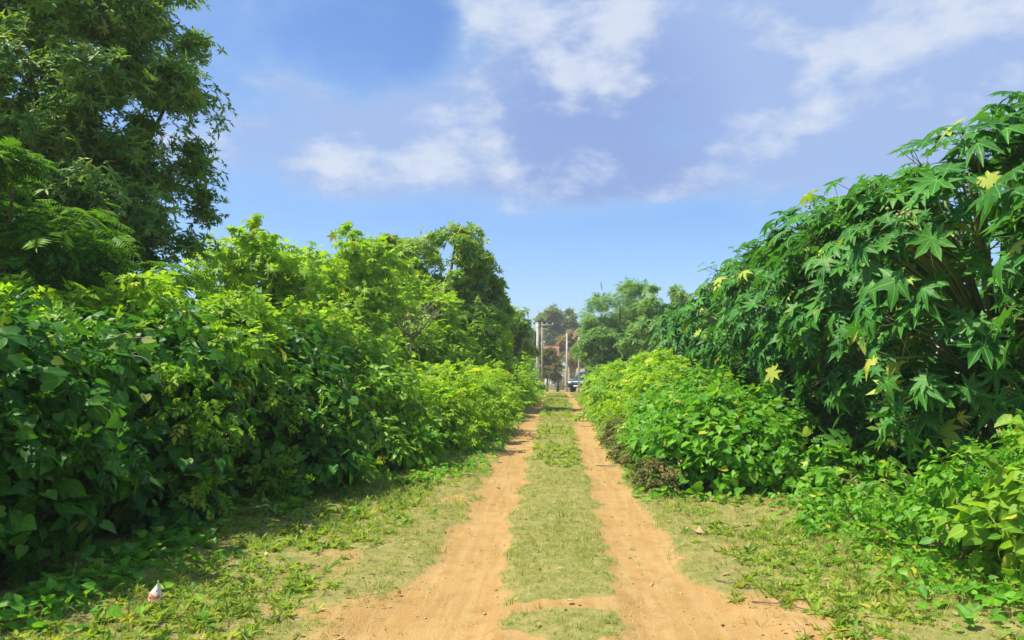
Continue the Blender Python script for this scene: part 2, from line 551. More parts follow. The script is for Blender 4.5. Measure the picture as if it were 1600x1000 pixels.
def t_blade(w=0.13, fold=0.04, tip=-0.15):
    """small leaf of two faces, folded along its midrib"""
    V = np.array([(0, 0, 0), (-w, 0.42, fold), (w, 0.42, fold), (0, 1, tip)], float)
    T = np.array([(0, 3, 1), (0, 2, 3)])
    return V, fix_up(V, T), np.array([1, 0, 0, 1], float)


def t_heart_low(fold=0.12, tip=-0.12, w=1.0):
    V = [(0, 0, 0), (0, 1.0, tip)]
    for s in (-1, 1):
        V += [(s * 0.30 * w, -0.14, fold * 0.7), (s * 0.48 * w, 0.2, fold), (s * 0.33 * w, 0.6, fold * 0.5)]
    T = [(0, 2, 3), (0, 3, 4), (0, 4, 1), (0, 5, 6), (0, 6, 7), (0, 7, 1)]
    return np.array(V, float), fix_up(V, T), np.array([1, 1, 0, 0, 0, 0, 0, 0], float)


def compose(unit, mats):
    """several leaves on one unit; mats: list of (origin, dir, normal, scale)"""
    v, t, b = unit
    VV, TT, BB, n = [], [], [], 0
    for o, d, nn, s in mats:
        d = np.asarray(d, float)
        d /= np.linalg.norm(d)
        nn = np.asarray(nn, float)
        nn = nn - d * nn.dot(d)
        nn /= np.linalg.norm(nn) + 1e-9
        x = np.cross(d, nn)
        VV.append(np.asarray(o) + s * (v[:, :1] * x + v[:, 1:2] * d + v[:, 2:] * nn))
        TT.append(t + n)
        BB.append(b)
        n += len(v)
    return np.concatenate(VV), np.concatenate(TT), np.concatenate(BB)


def t_rosette(k=8, w=0.15, seed=1, size=0.62):
    rr = np.random.default_rng(seed)
    ms = []
    for i in range(k):
        a = 2 * math.pi * i / k + rr.normal(0, 0.25)
        e = rr.uniform(-0.25, 0.7)
        d = (math.cos(a) * math.cos(e), math.sin(a) * math.cos(e) + 0.25, math.sin(e))
        ms.append(((0, 0, 0), d, (-d[0] * 0.4, -d[1] * 0.4, 1), size * rr.uniform(0.75, 1.15)))
    return compose(t_blade(w), ms)


def t_sprig(pairs=3, leaf=0.42, w=0.26, seed=2, spread=0.9):
    rr = np.random.default_rng(seed)
    ms = []
    for i in range(pairs):
        y = 0.12 + 0.62 * i / pairs
        for s in (-1, 1):
            d = (s * spread + rr.normal(0, .15), 0.55 + rr.normal(0, .15), rr.normal(0.0, .22))
            ms.append(((0, y, 0), d, (rr.normal(0, .3), rr.normal(0, .3), 1), leaf * rr.uniform(0.7, 1.15)))
    ms.append(((0, 0.68, 0), (rr.normal(0, .1), 1, -0.1), (0, 0.1, 1), leaf))
    return compose(t_blade(w), ms)


def t_frond(pairs=7, seed=3):
    """twice feathered leaf: narrow pinnae along a drooping midrib"""
    rr = np.random.default_rng(seed)
    ms = []
    for i in range(pairs):
        y = 0.10 + 0.80 * i / pairs
        L = 0.44 * math.sin(math.pi * (0.22 + 0.68 * i / pairs))
        for s in (-1, 1):
            ms.append(((0, y, -0.28 * y * y), (s, 0.45, -0.12 + rr.normal(0, .06)), (0, 0, 1), L))
    ms.append(((0, 0.9, -0.23), (0, 1, -0.5), (0, 0, 1), 0.22))
    return compose(t_blade(0.10, 0.02), ms)


def t_tuft(k=7, seed=4, lean=0.55):
    rr = np.random.default_rng(seed)
    V, T, B, n = [], [], [], 0
    for i in range(k):
        a = rr.uniform(0, 6.28)
        o = np.array([rr.normal(0, .28), rr.normal(0, .28), 0])
        d = np.array([math.cos(a), math.sin(a), 0])
        s = np.array([-d[1], d[0], 0]) * 0.055
        h = rr.uniform(0.5, 1.1)
        l = rr.uniform(0.15, lean) * h
        V += [o - s, o + s, o + d * l + [0, 0, h]]
        T += [(n, n + 1, n + 2)]
        n += 3
        B += [0] * 3
    return np.array(V), np.array(T), np.array(B, float)


TM = {
    'castor': [t_castor((0.02, 0.12, 0.22, 0.36, 0.55, -0.12, 0.3)[i], (0.03, 0.05, 0.08, 0.04, 0.10, 0.06, 0.02)[i], i, (8, 7, 8, 9, 7, 8, 6)[i]) for i in range(7)],
    'heart': [t_heart(0.10, -0.12), t_heart(0.18, -0.2, 0.9), t_heart(0.05, -0.05, 1.06)],
    'heart_low': [t_heart_low(0.10, -0.12), t_heart_low(0.18, -0.2, 0.9), t_heart_low(0.05, -0.05, 1.06)],
    'castor_low': [t_castor((0.02, 0.12, 0.22, 0.36, 0.55)[i], 0.05, i, (6, 7, 6, 7, 6)[i], True) for i in range(5)],
    'oval': [t_oval(0.25, 0.08), t_oval(0.3, 0.05), t_oval(0.2, 0.1)],
    'rosette': [t_rosette(8, 0.15, 1), t_rosette(7, 0.17, 2), t_rosette(9, 0.14, 3)],
    'sprig': [t_sprig(3, 0.42, 0.26, 2), t_sprig(3, 0.46, 0.3, 5), t_sprig(4, 0.36, 0.24, 6)],
    'frond': [t_frond(7, 3), t_frond(8, 4)],
    'tuft': [t_tuft(7, 4), t_tuft(6, 5, 0.9), t_tuft(8, 6, 0.4)],
    'drop': [t_rosette(6, 0.16, 9, 0.9), t_rosette(5, 0.19, 10, 0.9)],
}
LEAF_MESH = {}


def leaf_mesh(kind, i, mat):
    k = (kind, i, mat)
    if k not in LEAF_MESH:
        v, t, b = TM[kind][i]
        LEAF_MESH[k] = mesh_np('leaf_blade', v, [t], M[mat], {'rib': b})
    return LEAF_MESH[k]


def unit(v):
    return v / (np.linalg.norm(v, axis=-1, keepdims=True) + 1e-9)


def frames(N, D):
    N = unit(N)
    T = unit(D - N * np.sum(D * N, -1, keepdims=True))
    B = np.cross(T, N)
    return B, T, N


def joined_leaves(name, kind, P, N, D, S, mat, parent, loc, tint=None, which=None):
    """all leaves as ONE mesh"""
    if kind in ('heart', 'castor'):
        kind, which = kind + '_low', None
    n = len(P)
    B, T, N = frames(N, D)
    if which is None:
        which = rng.integers(0, len(TM[kind]), n)
    if tint is None:
        tint = rng.random(n)
    VV, TT, RB, TI, k = [], [], [], [], 0
    P = P - np.asarray(loc)
    for w in range(len(TM[kind])):
        ix = np.where(which == w)[0]
        if not len(ix):
            continue
        v, t, b = TM[kind][w]
        vv = P[ix, None] + S[ix, None, None] * (v[None, :, :1] * B[ix, None] + v[None, :, 1:2] * T[ix, None] + v[None, :, 2:] * N[ix, None])
        VV.append(vv.reshape(-1, 3))
        TT.append((t[None] + (np.arange(len(ix)) * len(v))[:, None, None] + k).reshape(-1, 3))
        RB.append(np.tile(b, len(ix)))
        TI.append(np.repeat(tint[ix], len(v)))
        k += len(ix) * len(v)
    me = mesh_np(name, np.concatenate(VV), [np.concatenate(TT)], M[mat], {'rib': np.concatenate(RB), 'tint': np.concatenate(TI)})
    return link(name, me, parent)


def split_visible(P, size, most):
    """indices of the leaves that lie in front, one for each small patch of the view: these become single leaf objects"""
    if most <= 0:
        return np.zeros(len(P), bool)
    d = P - np.array([0, 0, CAMH])
    r = np.linalg.norm(d, axis=1)
    az = np.arctan2(d[:, 0], d[:, 1])
    el = np.arcsin(d[:, 2] / r)
    cell = size / np.median(r) * 0.8
    key = np.floor(az / cell).astype(int) * 100003 + np.floor(el / cell).astype(int)
    order = np.argsort(r)
    _, first = np.unique(key[order], return_index=True)
    front = order[first]
    front = front[np.argsort(r[front])]
    # keep those in or near the frame
    inside = (az[front] > -0.66) & (az[front] < 0.57) & (el[front] > -0.5)
    front = front[inside]
    if len(front) > most:
        front = front[np.linspace(0, len(front) - 1, most).astype(int)]
    m = np.zeros(len(P), bool)
    m[front] = True
    return m


def single_leaves(kind, P, N, D, S, mat, parent, loc, name='leaf', which=None):
    B, T, N = frames(N, D)
    P = P - np.asarray(loc)
    for i in range(len(P)):
        w = int(which[i]) if which is not None else int(rng.integers(0, len(TM[kind])))
        o = link(name, leaf_mesh(kind, w, mat), parent)
        s = S[i]
        o.matrix_basis = Matrix(((B[i, 0] * s, T[i, 0] * s, N[i, 0] * s, P[i, 0]),
                                 (B[i, 1] * s, T[i, 1] * s, N[i, 1] * s, P[i, 1]),
                                 (B[i, 2] * s, T[i, 2] * s, N[i, 2] * s, P[i, 2]), (0, 0, 0, 1)))


def rand_dirs(n, up_bias=0.0):
    d = rng.normal(size=(n, 3))
    d[:, 2] += up_bias
    return unit(d)


def clumped(lobes, n, clump=0.33, per=60, lump=0.25, up=0.25, low=0.06, shell=0.55):
    """points spread over clumps that sit on the outside of a few lobes. Returns points, outward directions, clump centres"""
    lobes = np.asarray(lobes, float)
    area = (lobes[:, 3] * lobes[:, 4] + lobes[:, 3] * lobes[:, 5] + lobes[:, 4] * lobes[:, 5])
    nc = max(6, n // per)
    li = rng.choice(len(lobes), nc, p=area / area.sum())
    d = rand_dirs(nc, up)
    rad = rng.uniform(shell, 1.0, nc) ** 0.7
    cc = lobes[li, :3] + d * lobes[li, 3:] * rad[:, None]
    cr = clump * lobes[li, 3:].mean(1) * rng.uniform(0.6, 1.35, nc)
    ci = rng.integers(0, nc, n)
    e = rand_dirs(n, 0.25)
    rr = rng.random(n) ** 0.45
    P = cc[ci] + e * (cr[ci] * rr * (1 + lump * rng.normal(size=n)))[:, None] * np.array([1.1, 1.1, 0.8])
    O = unit(0.55 * unit(d[ci] / lobes[li[ci], 3:]) + 0.6 * e)
    keep = P[:, 2] > zg(P[:, 0], P[:, 1]) + low
    return P[keep], O[keep], cc, cr


def leaf_dirs(O, up=0.7, out=0.5, jit=0.45, droop=0.5):
    n = len(O)
    N = up * np.array([0, 0, 1.0]) + out * O + jit * rng.normal(size=(n, 3))
    D = O * np.array([1, 1, 0.35]) + 0.45 * rng.normal(size=(n, 3)) + np.array([0, 0, -droop])
    return N, D


def limbs(base, tops, r0, wob=0.25, trunk_h=0.35, sides=6, mb=None):
    """a trunk that forks towards the given points"""
    mb = mb or MB()
    base = np.asarray(base, float)
    tops = np.asarray(tops, float)
    cen = tops.mean(0)
    fork = base + (cen - base) * np.array([0.3, 0.3, 1]) * trunk_h
    k = 6
    s = np.linspace(0, 1, k)[:, None]
    trunk = base - np.array([0, 0, 0.15]) + (fork - base + np.array([0, 0, 0.15])) * s + rng.normal(0, wob * 0.12, (k, 3)) * np.array([1, 1, 0]) * np.sin(s * math.pi)
    mb.tube(trunk, [r0 * 1.35, r0, r0 * 0.85], sides + 2)
    for t in tops:
        L = np.linalg.norm(t - fork)
        m = (fork + t) / 2 + np.array([0, 0, 0.12 * L]) + rng.normal(0, wob * 0.2 * L, 3)
        u = np.linspace(0, 1, 6)[:, None]
        pts = (1 - u) ** 2 * fork + 2 * u * (1 - u) * m + u ** 2 * t
        mb.tube(pts, [r0 * 0.6, r0 * 0.35, r0 * 0.12], sides)
    return mb


def tree(name, label, cat, xy, lobes, leaf, size, n, mat, r0=0.14, trunk_h=0.35, bark='bark', group=None, clump=0.33, per=50,
         up=0.6, out=0.5, jit=0.5, droop=0.4, twigs=14, parts=0, leafy='crown', lump=0.25, stemname='trunk', shell=0.55, jsize=0.3, low=0.06, sprays=0, spray_len=0.45, spray_n=9, mix=None, vines=0):
    sprmb = MB()
    z0 = float(zg(*xy))
    loc = (xy[0], xy[1], z0)
    root = thing(name, label, cat, loc, group)
    P, O, cc, cr = clumped(lobes, n, clump, per, lump, low=low, shell=shell)
    ok = cc[:, 2] > z0 + 0.4
    pick = np.where(ok)[0]
    pick = rng.choice(pick, min(twigs, len(pick)), replace=False)
    mb = limbs(loc, cc[pick], r0, 0.25, trunk_h)
    mb.build(stemname, M[bark], root, True, loc)
    if sprays:
        li = rng.integers(0, len(P), sprays)
        sp_P, sp_O = [], []
        for q in li:
            d0 = unit(O[q] + rng.normal(0, 0.35, 3) + [0, 0, 0.5])
            L = spray_len * random.uniform(0.5, 1.3)
            ts = np.linspace(0, 1, 7)[:, None]
            pts = P[q] + d0 * L * ts + np.array([0, 0, -0.45 * L]) * ts ** 2
            sprmb.tube(pts, [0.005, 0.002], 4)
            for t_ in np.linspace(0.1, 1, spray_n):
                o_ = unit(d0 * 0.6 + rng.normal(0, 0.6, 3))
                sp_P.append(P[q] + d0 * L * t_ + np.array([0, 0, -0.45 * L]) * t_ ** 2 + o_ * size * 0.25)
                sp_O.append(o_)
        sprmb.build('shoots', M['green_stem'], root, False, loc)['kind'] = 'stuff'
        P = np.concatenate([P, np.array(sp_P)])
        O = np.concatenate([O, np.array(sp_O)])
        ok_ = P[:, 2] > zg(P[:, 0], P[:, 1]) + 0.03
        P, O = P[ok_], O[ok_]
    N, D = leaf_dirs(O, up, out, jit, droop)
    S = size * rng.uniform(1 - jsize, 1 + jsize, len(P))
    vis = split_visible(P, size, parts)
    if parts:
        single_leaves(leaf, P[vis], N[vis], D[vis], S[vis], mat, root, loc)
    rest = joined_leaves(leafy, leaf, P[~vis], N[~vis], D[~vis], S[~vis], mat, root, loc)
    rest['kind'] = 'stuff'
    for q in range(vines):
        front = np.where(vis)[0] if parts else np.arange(len(P))
        a0 = P[rng.choice(front)] + np.array([0, -0.06, 0.02])
        b0 = a0 + np.array([random.uniform(-.5, .5), random.uniform(-.15, .1), random.uniform(-.7, .1)])
        m0 = (a0 + b0) / 2 + np.array([random.uniform(-.12, .12), -0.08, random.uniform(-.2, .15)])
        u_ = np.linspace(0, 1, 14)[:, None]
        pts = (1 - u_) ** 2 * a0 + 2 * u_ * (1 - u_) * m0 + u_ ** 2 * b0 + 0.03 * np.sin(u_ * np.array([5.0, 4.0, 6.5]) + q)
        MB().tube(pts, [0.0045, 0.0035, 0.002], 5).build('dry_vine', M['pale_bark'], root, True, loc)
    if mix:
        k2, s2, n2_, m2 = mix
        P, O, _c, _r = clumped(lobes, n2_, clump * 1.2, 40, lump + 0.1, low=low, shell=0.75)
        N, D = leaf_dirs(O, up, out, jit, droop * 0.4)
        joined_leaves('mixed_foliage', k2, P, N, D, s2 * rng.uniform(0.6, 1.4, len(P)), m2, root, loc)['kind'] = 'stuff'
    return root


def shrub(name, label, cat, xy, lobes, leaf, size, n, mat, group=None, parts=0, **kw):
    a = dict(r0=0.035, trunk_h=0.12, bark='green_stem', clump=0.27, per=34, up=0.55, out=0.6, jit=0.5, droop=0.5, twigs=12, leafy='foliage', stemname='stem', jsize=0.4, sprays=45, lump=0.35, shell=0.4)
    a.update(kw)
    return tree(name, label, cat, xy, lobes, leaf, size, n, mat, group=group, parts=parts, **a)


# ================================================================== THE SETTING
def axis_grid(a, b, fine_lo, fine_hi, step, growth=1.16, cap=30):
    mid = list(np.arange(fine_lo, fine_hi + 1e-6, step))
    s, v, hi = step, fine_hi, []
    while v < b:
        s = min(s * growth, cap)
        v += s
        hi.append(min(v, b))
    s, v, lo = step, fine_lo, []
    while v > a:
        s = min(s * growth, cap)
        v -= s
        lo.append(max(v, a))
    return np.array(lo[::-1] + mid + hi)


gx = axis_grid(-500, 500, -3.4, 3.4, 0.08, 1.18)
gy = axis_grid(-60, 1400, 3.4, 12, 0.08, 1.04)
GX, GY = np.meshgrid(gx, gy)
GZ = zground(GX, GY)
nx, ny = len(gx), len(gy)
i = np.arange(ny - 1)[:, None] * nx + np.arange(nx - 1)[None]
quads = np.stack([i, i + 1, i + nx + 1, i + nx], -1).reshape(-1, 4)
mg = bpy.data.materials.new('dirt_and_turf')
mg.use_nodes = True
nt = mg.node_tree
p = nt.nodes['Principled BSDF']
p.inputs['Roughness'].default_value = 0.95
p.inputs['Specular IOR Level'].default_value = 0.12
tcg = nd(nt, 'ShaderNodeTexCoord')


def gnoise(scale, detail=6, rough=0.6):
    n = nd(nt, 'ShaderNodeTexNoise')
    n.inputs['Scale'].default_value = scale
    n.inputs['Detail'].default_value = detail
    n.inputs['Roughness'].default_value = rough
    nt.links.new(tcg.outputs['Object'], n.inputs['Vector'])
    return n.outputs[0]


n1, n2, n3 = gnoise(0.9), gnoise(7), gnoise(60, 4)
soil = mixc(nt, smooth(nt, n1, 0.35, 0.65), (0.325, 0.198, 0.068), (0.375, 0.237, 0.09))
mpg = nd(nt, 'ShaderNodeMapping')
mpg.inputs['Scale'].default_value = (9, 0.7, 1)
nt.links.new(tcg.outputs['Object'], mpg.inputs[0])
n4 = nd(nt, 'ShaderNodeTexNoise')
n4.inputs['Scale'].default_value = 1.6
n4.inputs['Detail'].default_value = 5
nt.links.new(mpg.outputs[0], n4.inputs['Vector'])
soil = mixc(nt, mth(nt, 'MULTIPLY', smooth(nt, n4.outputs[0], 0.42, 0.62), 0.5), soil, (0.41, 0.285, 0.125))
soil = mixc(nt, mth(nt, 'MULTIPLY', smooth(nt, n2, 0.45, 0.75), 0.6), soil, (0.265, 0.15, 0.048))
soil = mixc(nt, mth(nt, 'MULTIPLY', smooth(nt, n3, 0.55, 0.8), 0.45), soil, (0.44, 0.305, 0.14))
thatch = mixc(nt, smooth(nt, n2, 0.35, 0.65), (0.185, 0.185, 0.055), (0.28, 0.245, 0.088))
at = nd(nt, 'ShaderNodeAttribute', attribute_name='cover')
edge = mth(nt, 'ADD', at.outputs['Fac'], mth(nt, 'MULTIPLY', mth(nt, 'SUBTRACT', n2, 0.5), 0.5))
nt.links.new(mixc(nt, smooth(nt, edge, 0.3, 0.75), soil, thatch), p.inputs['Base Color'])
bmp = nd(nt, 'ShaderNodeBump')
bmp.inputs['Strength'].default_value = 0.55
bmp.inputs['Distance'].default_value = 0.02
nt.links.new(mth(nt, 'ADD', n3, mth(nt, 'MULTIPLY', n2, 1.5)), bmp.inputs['Height'])
nt.links.new(bmp.outputs[0], p.inputs['Normal'])
ground = link('ground', mesh_np('ground', np.stack([GX, GY, GZ], -1).reshape(-1, 3), [quads], mg, {'cover': cover(GX, GY).ravel()}, True))
tag(ground, 'orange tan earth track with two wheel ruts between grassy verges', 'ground', kind='structure')

# ------------------------------------------------------------------ short turf
n = 180000
u = rng.random(n)
y = 3.0 * (46 / 3.0) ** u
x = rng.uniform(-4.4, 4.4, n)
keep = rng.random(n) < np.maximum(cover(x, y) ** 1.3, 0.03) * np.where(np.abs(x) < 0.6, 1.0, 0.85)
# no blades deep inside the hedges
keep &= (x > -3.6) & (x < 3.4) & ~((y > 11) & (np.abs(x) > 2.0))
x, y = x[keep], y[keep]
P = np.stack([x, y, zground(x, y) - 0.004], 1)
N = np.array([0, 0, 1.0]) + 0.35 * rng.normal(size=P.shape)
D = rng.normal(size=P.shape)
side = np.abs(x) > 0.9
S = (0.014 + 0.05 * np.clip(fbm(x * 1.6, y * 1.6, 77) - 0.2, 0, 1) ** 1.5 + 0.03 * (rng.random(len(x)) > 0.97)) * (1 + 0.04 * y) * np.where(side, 1.2, 1.0) * rng.uniform(0.6, 1.25, len(x))
tint = np.clip(0.25 + 0.6 * fbm(x * 1.2, y * 1.2, 88) + 0.25 * rng.normal(size=len(x)), 0, 0.999)
g = joined_leaves('grass', 'tuft', P, N, D, S, 'grass', None, (0, 0, 0), tint)
tag(g, 'short olive green turf on the track crown and verges', 'grass', kind='stuff')

# ------------------------------------------------------------------ low broad-leaved weeds over the verges
n = 13000
y = 3.6 * (32 / 3.6) ** rng.random(n)
x = rng.uniform(-3.7, 3.4, n)
w_ = fbm(x * 0.9 + 4, y * 0.9, 61)
w_side = sstep(np.abs(x), 1.05, 2.0) * 0.9
w_mid = (np.abs(x) < 0.4) * sstep(y, 10.5, 13) * 0.9
keep = (rng.random(n) < np.maximum(w_side, w_mid) * sstep(w_, 0.36, 0.56)) & (ruts(x, y) < 0.3) & ~((y > 11) & (np.abs(x) > 1.6))
x, y = x[keep], y[keep]
P = np.stack([x, y, zground(x, y) + 0.005], 1)
a = rng.uniform(0, 6.28, len(x))
P = np.repeat(P, 3, 0) + rng.normal(0, 0.02, (len(x) * 3, 3)) * [1, 1, 0.3]
N = np.array([0, 0, 1.0]) + 0.5 * rng.normal(size=P.shape)
D = rng.normal(size=P.shape) + [0, 0, 0.5]
S = 0.05 * rng.uniform(0.5, 1.6, len(P)) * (1 + 0.035 * P[:, 1])
g = joined_leaves('weeds', 'drop', P, N, D, S, 'weed', None, (0, 0, 0))
tag(g, 'low yellow green weeds scattered over the verges', 'weeds', kind='stuff')

# creeping vines and seedlings where the hedges meet the grass
n = 5200
y = 4.0 * (24 / 4.0) ** rng.random(n)
left = rng.random(n) < 0.55
fx = np.where(left, np.interp(y, [4, 6.5, 8.6, 10.6, 14, 25], [-3.15, -3.15, -2.25, -1.5, -1.3, -1.0]), np.interp(y, [4, 5, 8.2, 8.9, 12, 25], [2.85, 2.75, 2.5, 1.25, 1.1, 1.0]))
x = fx + np.where(left, 1, -1) * (rng.gamma(1.6, 0.16, n) - 0.25)
keep = (ruts(x, y) < 0.5) & (fbm(x * 1.3, y * 1.3, 67) > 0.4)
x, y = x[keep], y[keep]
P = np.stack([x, y, zground(x, y) + 0.02 + 0.10 * rng.random(len(x)) ** 2], 1)
N = np.array([0, 0, 1.0]) + 0.45 * rng.normal(size=P.shape)
D = rng.normal(size=P.shape) * [1, 1, 0.3]
g = joined_leaves('creeping_vine', 'heart', P, N, D, 0.062 * rng.uniform(0.5, 1.5, len(P)), 'vine', None, (0, 0, 0))
tag(g, 'creeping vine leaves at the foot of the hedges', 'vine', kind='stuff')

# brown leaf litter
n = 1500
y = 4.0 * (18 / 4.0) ** rng.random(n)
x = np.where(rng.random(n) < 0.93, rng.choice([-1, 1], n) * rng.uniform(1.1, 3.3, n), rng.uniform(-1.3, 1.5, n))
P = np.stack([x, y, zground(x, y) + 0.012], 1)
N = np.array([0, 0, 1.0]) + 0.5 * rng.normal(size=P.shape)
g = joined_leaves('leaf_litter', 'oval', P, N, rng.normal(size=P.shape), 0.04 * rng.uniform(0.4, 1.6, n), 'dry', None, (0, 0, 0))
tag(g, 'scattered dry brown leaf litter', 'leaf litter', kind='stuff')

# dry straw lying on the verges
mb = MB()
for k in range(1100):
    s_ = -1 if k % 2 else 1
    x0 = s_ * random.uniform(1.1, 3.4)
    y0 = 4.2 * (12 / 4.2) ** random.random()
    z0 = float(zground(x0, y0))
    a = random.uniform(0, 6.28)
    L = random.uniform(0.04, 0.16)
    h = random.uniform(0.0, 0.06)
    pts = [(x0, y0, z0 + 0.008), (x0 + math.cos(a) * L * .5, y0 + math.sin(a) * L * .5, z0 + 0.012 + h), (x0 + math.cos(a + .3) * L, y0 + math.sin(a + .3) * L, z0 + 0.012 + h * .6)]
    mb.tube(pts, [0.0018, 0.001], 3)
g = mb.build('straw', M['straw'])
tag(g, 'dry straw lying in the grass of the verges', 'straw', kind='stuff')

# small stones and clods on the bare soil
ico = np.array([(0, 0, 1), (.894, 0, .447), (.276, .851, .447), (-.724, .526, .447), (-.724, -.526, .447), (.276, -.851, .447), (.724, .526, -.447), (-.276, .851, -.447), (-.894, 0, -.447), (-.276, -.851, -.447), (.724, -.526, -.447), (0, 0, -1)])
icf = np.array([(0, 1, 2), (0, 2, 3), (0, 3, 4), (0, 4, 5), (0, 5, 1), (1, 6, 2), (2, 7, 3), (3, 8, 4), (4, 9, 5), (5, 10, 1), (6, 7, 2), (7, 8, 3), (8, 9, 4), (9, 10, 5), (10, 6, 1), (11, 7, 6), (11, 8, 7), (11, 9, 8), (11, 10, 9), (11, 6, 10)])
mb = MB()
for k in range(1500):
    y0 = 3.6 * (16 / 3.6) ** random.random()
    x0 = random.uniform(-1.7, 1.9)
    if cover(x0, y0) > 0.35:
        continue
    r = 0.0035 + 0.009 * random.random() ** 4
    v = ico * (1 + 0.25 * rng.normal(size=(12, 1))) * r * np.array([1, 1, .6])
    mb.add(v + [x0, y0, float(zground(x0, y0)) + r * 0.2], icf)
g = mb.build('gravel', M['pebble'], None)
tag(g, 'small stones and clods on the bare ruts', 'gravel', kind='stuff')


# ================================================================== THE VILLAGE AT THE END OF THE TRACK
def at(px, d):
    return (px - VX) / F * d


def zpx(py, d):
    return CAMH - (py - HY) * d / F


def pole(label, px, d, top, r, mat='pole', arm=False, caps=True):
    x = at(px, d)
    z0 = float(zg(x, d))
    h = zpx(top, d) - z0
    root = thing('utility_pole', label, 'pole', (x, d, z0), 'poles at the end of the track')
    MB().tube([(0, 0, -0.4), (0, 0, h * 0.5), (0.02, 0, h)], [r * 1.15, r, r * 0.72], 10).build('shaft', M[mat], root, True)
    MB().tube([(0.02, 0, h - 0.01), (0.02, 0, h + 0.05)], [r * 0.8, r * 0.6], 10).build('cap', M['metal'], root)
    if arm:
        MB().box((-0.06, -r - 0.07, h - 0.24), (1.05, -r + 0.02, h - 0.12)).build('crossarm', M['pole_wood'], root)
        for xx in (0.45, 0.95):
            MB().tube([(xx, -r - 0.02, h - 0.13), (xx, -r - 0.02, h - 0.05), (xx, -r - 0.02, h + 0.03)], [0.03, 0.05, 0.03], 8).build('insulator', M['white'], root)
    else:
        MB().tube([(0, -r - 0.015, h - 0.35), (0, -r - 0.05, h - 0.30), (0, -r - 0.05, h - 0.22)], [0.035, 0.045, 0.03], 8).build('insulator', M['white'], root)
    return root


pole('thick white concrete pole standing nearest on the left side of the track', 840, 60, 505, 0.125)
pole('slim tan pole with a short crossarm right behind the thick white pole', 847, 66, 505, 0.085, 'pole_wood', True)
pole('pale bare pole beside the palm-like shrub in the middle of the village', 885.5, 72, 522, 0.10)
pole('thin pale pole behind the bare forked tree by the car', 904, 58, 525, 0.06)
pole('thin white pole top rising above the light green tree', 945, 51, 470, 0.05)

# house under a rust red roof
hx, hd = -2.3, 98.0
hz = float(zg(hx, hd))
house = thing('village_house', 'grey plastered house with a rust red pitched roof behind the poles', 'house', (hx - 1.2, hd, hz))
eav, rid = 4.3, 5.5
MB().box((-3.4, 0, -0.3), (3.4, 6, eav)).add([(-3.4, 0, eav), (-3.4, 6, eav), (-3.4, 3, rid - 0.1), (3.4, 0, eav), (3.4, 6, eav), (3.4, 3, rid - 0.1)], [(0, 2, 1), (3, 4, 5)]).build('wall', M['plaster'], house)
rf = MB()
for s_ in (0, 1):      # corrugated sheets on both slopes
    k = 60
    xs = np.linspace(-3.8, 3.8, k)
    zz = 0.03 * np.sin(np.arange(k) * math.pi)
    zz = 0.03 * (np.arange(k) % 2)
    ya = -0.5 if s_ == 0 else 6.5
    lo = np.stack([xs, np.full(k, ya), eav - 0.16 + zz], 1)
    hi = np.stack([xs, np.full(k, 3.0), rid + 0.05 + zz], 1)
    v = np.concatenate([lo, hi, lo - [0, 0, .03], hi - [0, 0, .03]])
    j = np.arange(k - 1)
    q = np.concatenate([np.stack([j, j + 1, j + 1 + k, j + k], 1), np.stack([j + 2 * k, j + 3 * k, j + 3 * k + 1, j + 2 * k + 1], 1), np.stack([j, j + 2 * k, j + 2 * k + 1, j + 1], 1)])
    rf.add(v, None, q)
roof_o = rf.build('roof', M['roof'], house)
MB().tube([(-3.8, 3, rid + 0.08), (3.8, 3, rid + 0.08)], [0.09, 0.09], 8).build('ridge_cap', M['roof'], roof_o)
for wx, wz in ((-2.0, 3.1), (0.3, 3.1), (2.3, 3.1), (2.3, 0.9)):
    w_o = MB().box((wx - 0.5, -0.06, wz), (wx + 0.5, 0.03, wz + 1.1)).build('window', M['pole_wood'], house)
    MB().box((wx - 0.42, -0.075, wz + 0.08), (wx - 0.03, -0.055, wz + 1.02)).build('pane', M['dark_glass'], w_o)
    MB().box((wx + 0.03, -0.075, wz + 0.08), (wx + 0.42, -0.055, wz + 1.02)).build('pane', M['dark_glass'], w_o)
dr = MB().box((-0.5, -0.06, 0.0), (0.45, 0.03, 2.1)).build('door', M['pole_wood'], house)
MB().tube([(0.32, -0.1, 1.0), (0.32, -0.1, 1.15)], [0.02, 0.02], 6).build('handle', M['metal'], dr)

# a boundary wall and a white gate at the end of the lane
wz = float(zg(-1, 86))
bw = thing('boundary_wall', 'low grey block wall left of the white gate in front of the house', 'wall', (-3.2, 87.0, wz))
for r_ in range(6):
    for c_ in range(5):
        MB().box((-1.3 + c_ * 0.6 + (0.3 if r_ % 2 else 0), 0, r_ * 0.24 - 0.1), (-0.712 + c_ * 0.6 + (0.3 if r_ % 2 else 0), 0.2, r_ * 0.24 + 0.128)).build('block', M['plaster'], bw)
gt = thing('white_gate', 'white sheet metal gate between the shrubs at the end of the track', 'gate', (at(859, 85), 85, float(zg(0, 85))))
for k in range(4):
    MB().box((-0.6 + k * 0.3, 0, 0.06), (-0.315 + k * 0.3, 0.03, 1.5)).build('panel', M['white'], gt)
MB().box((-0.66, -0.02, 0.0), (-0.605, 0.05, 1.62)).build('gatepost', M['pole'], gt)
MB().box((0.605, -0.02, 0.0), (0.66, 0.05, 1.62)).build('gatepost', M['pole'], gt)
MB().box((-0.604, 0.032, 1.1), (0.604, 0.06, 1.16)).build('rail', M['white'], gt)
g2 = thing('grey_gate', 'narrow pale grey gate leaf right of the white gate', 'gate', (at(876, 84), 84, float(zg(0, 84))))
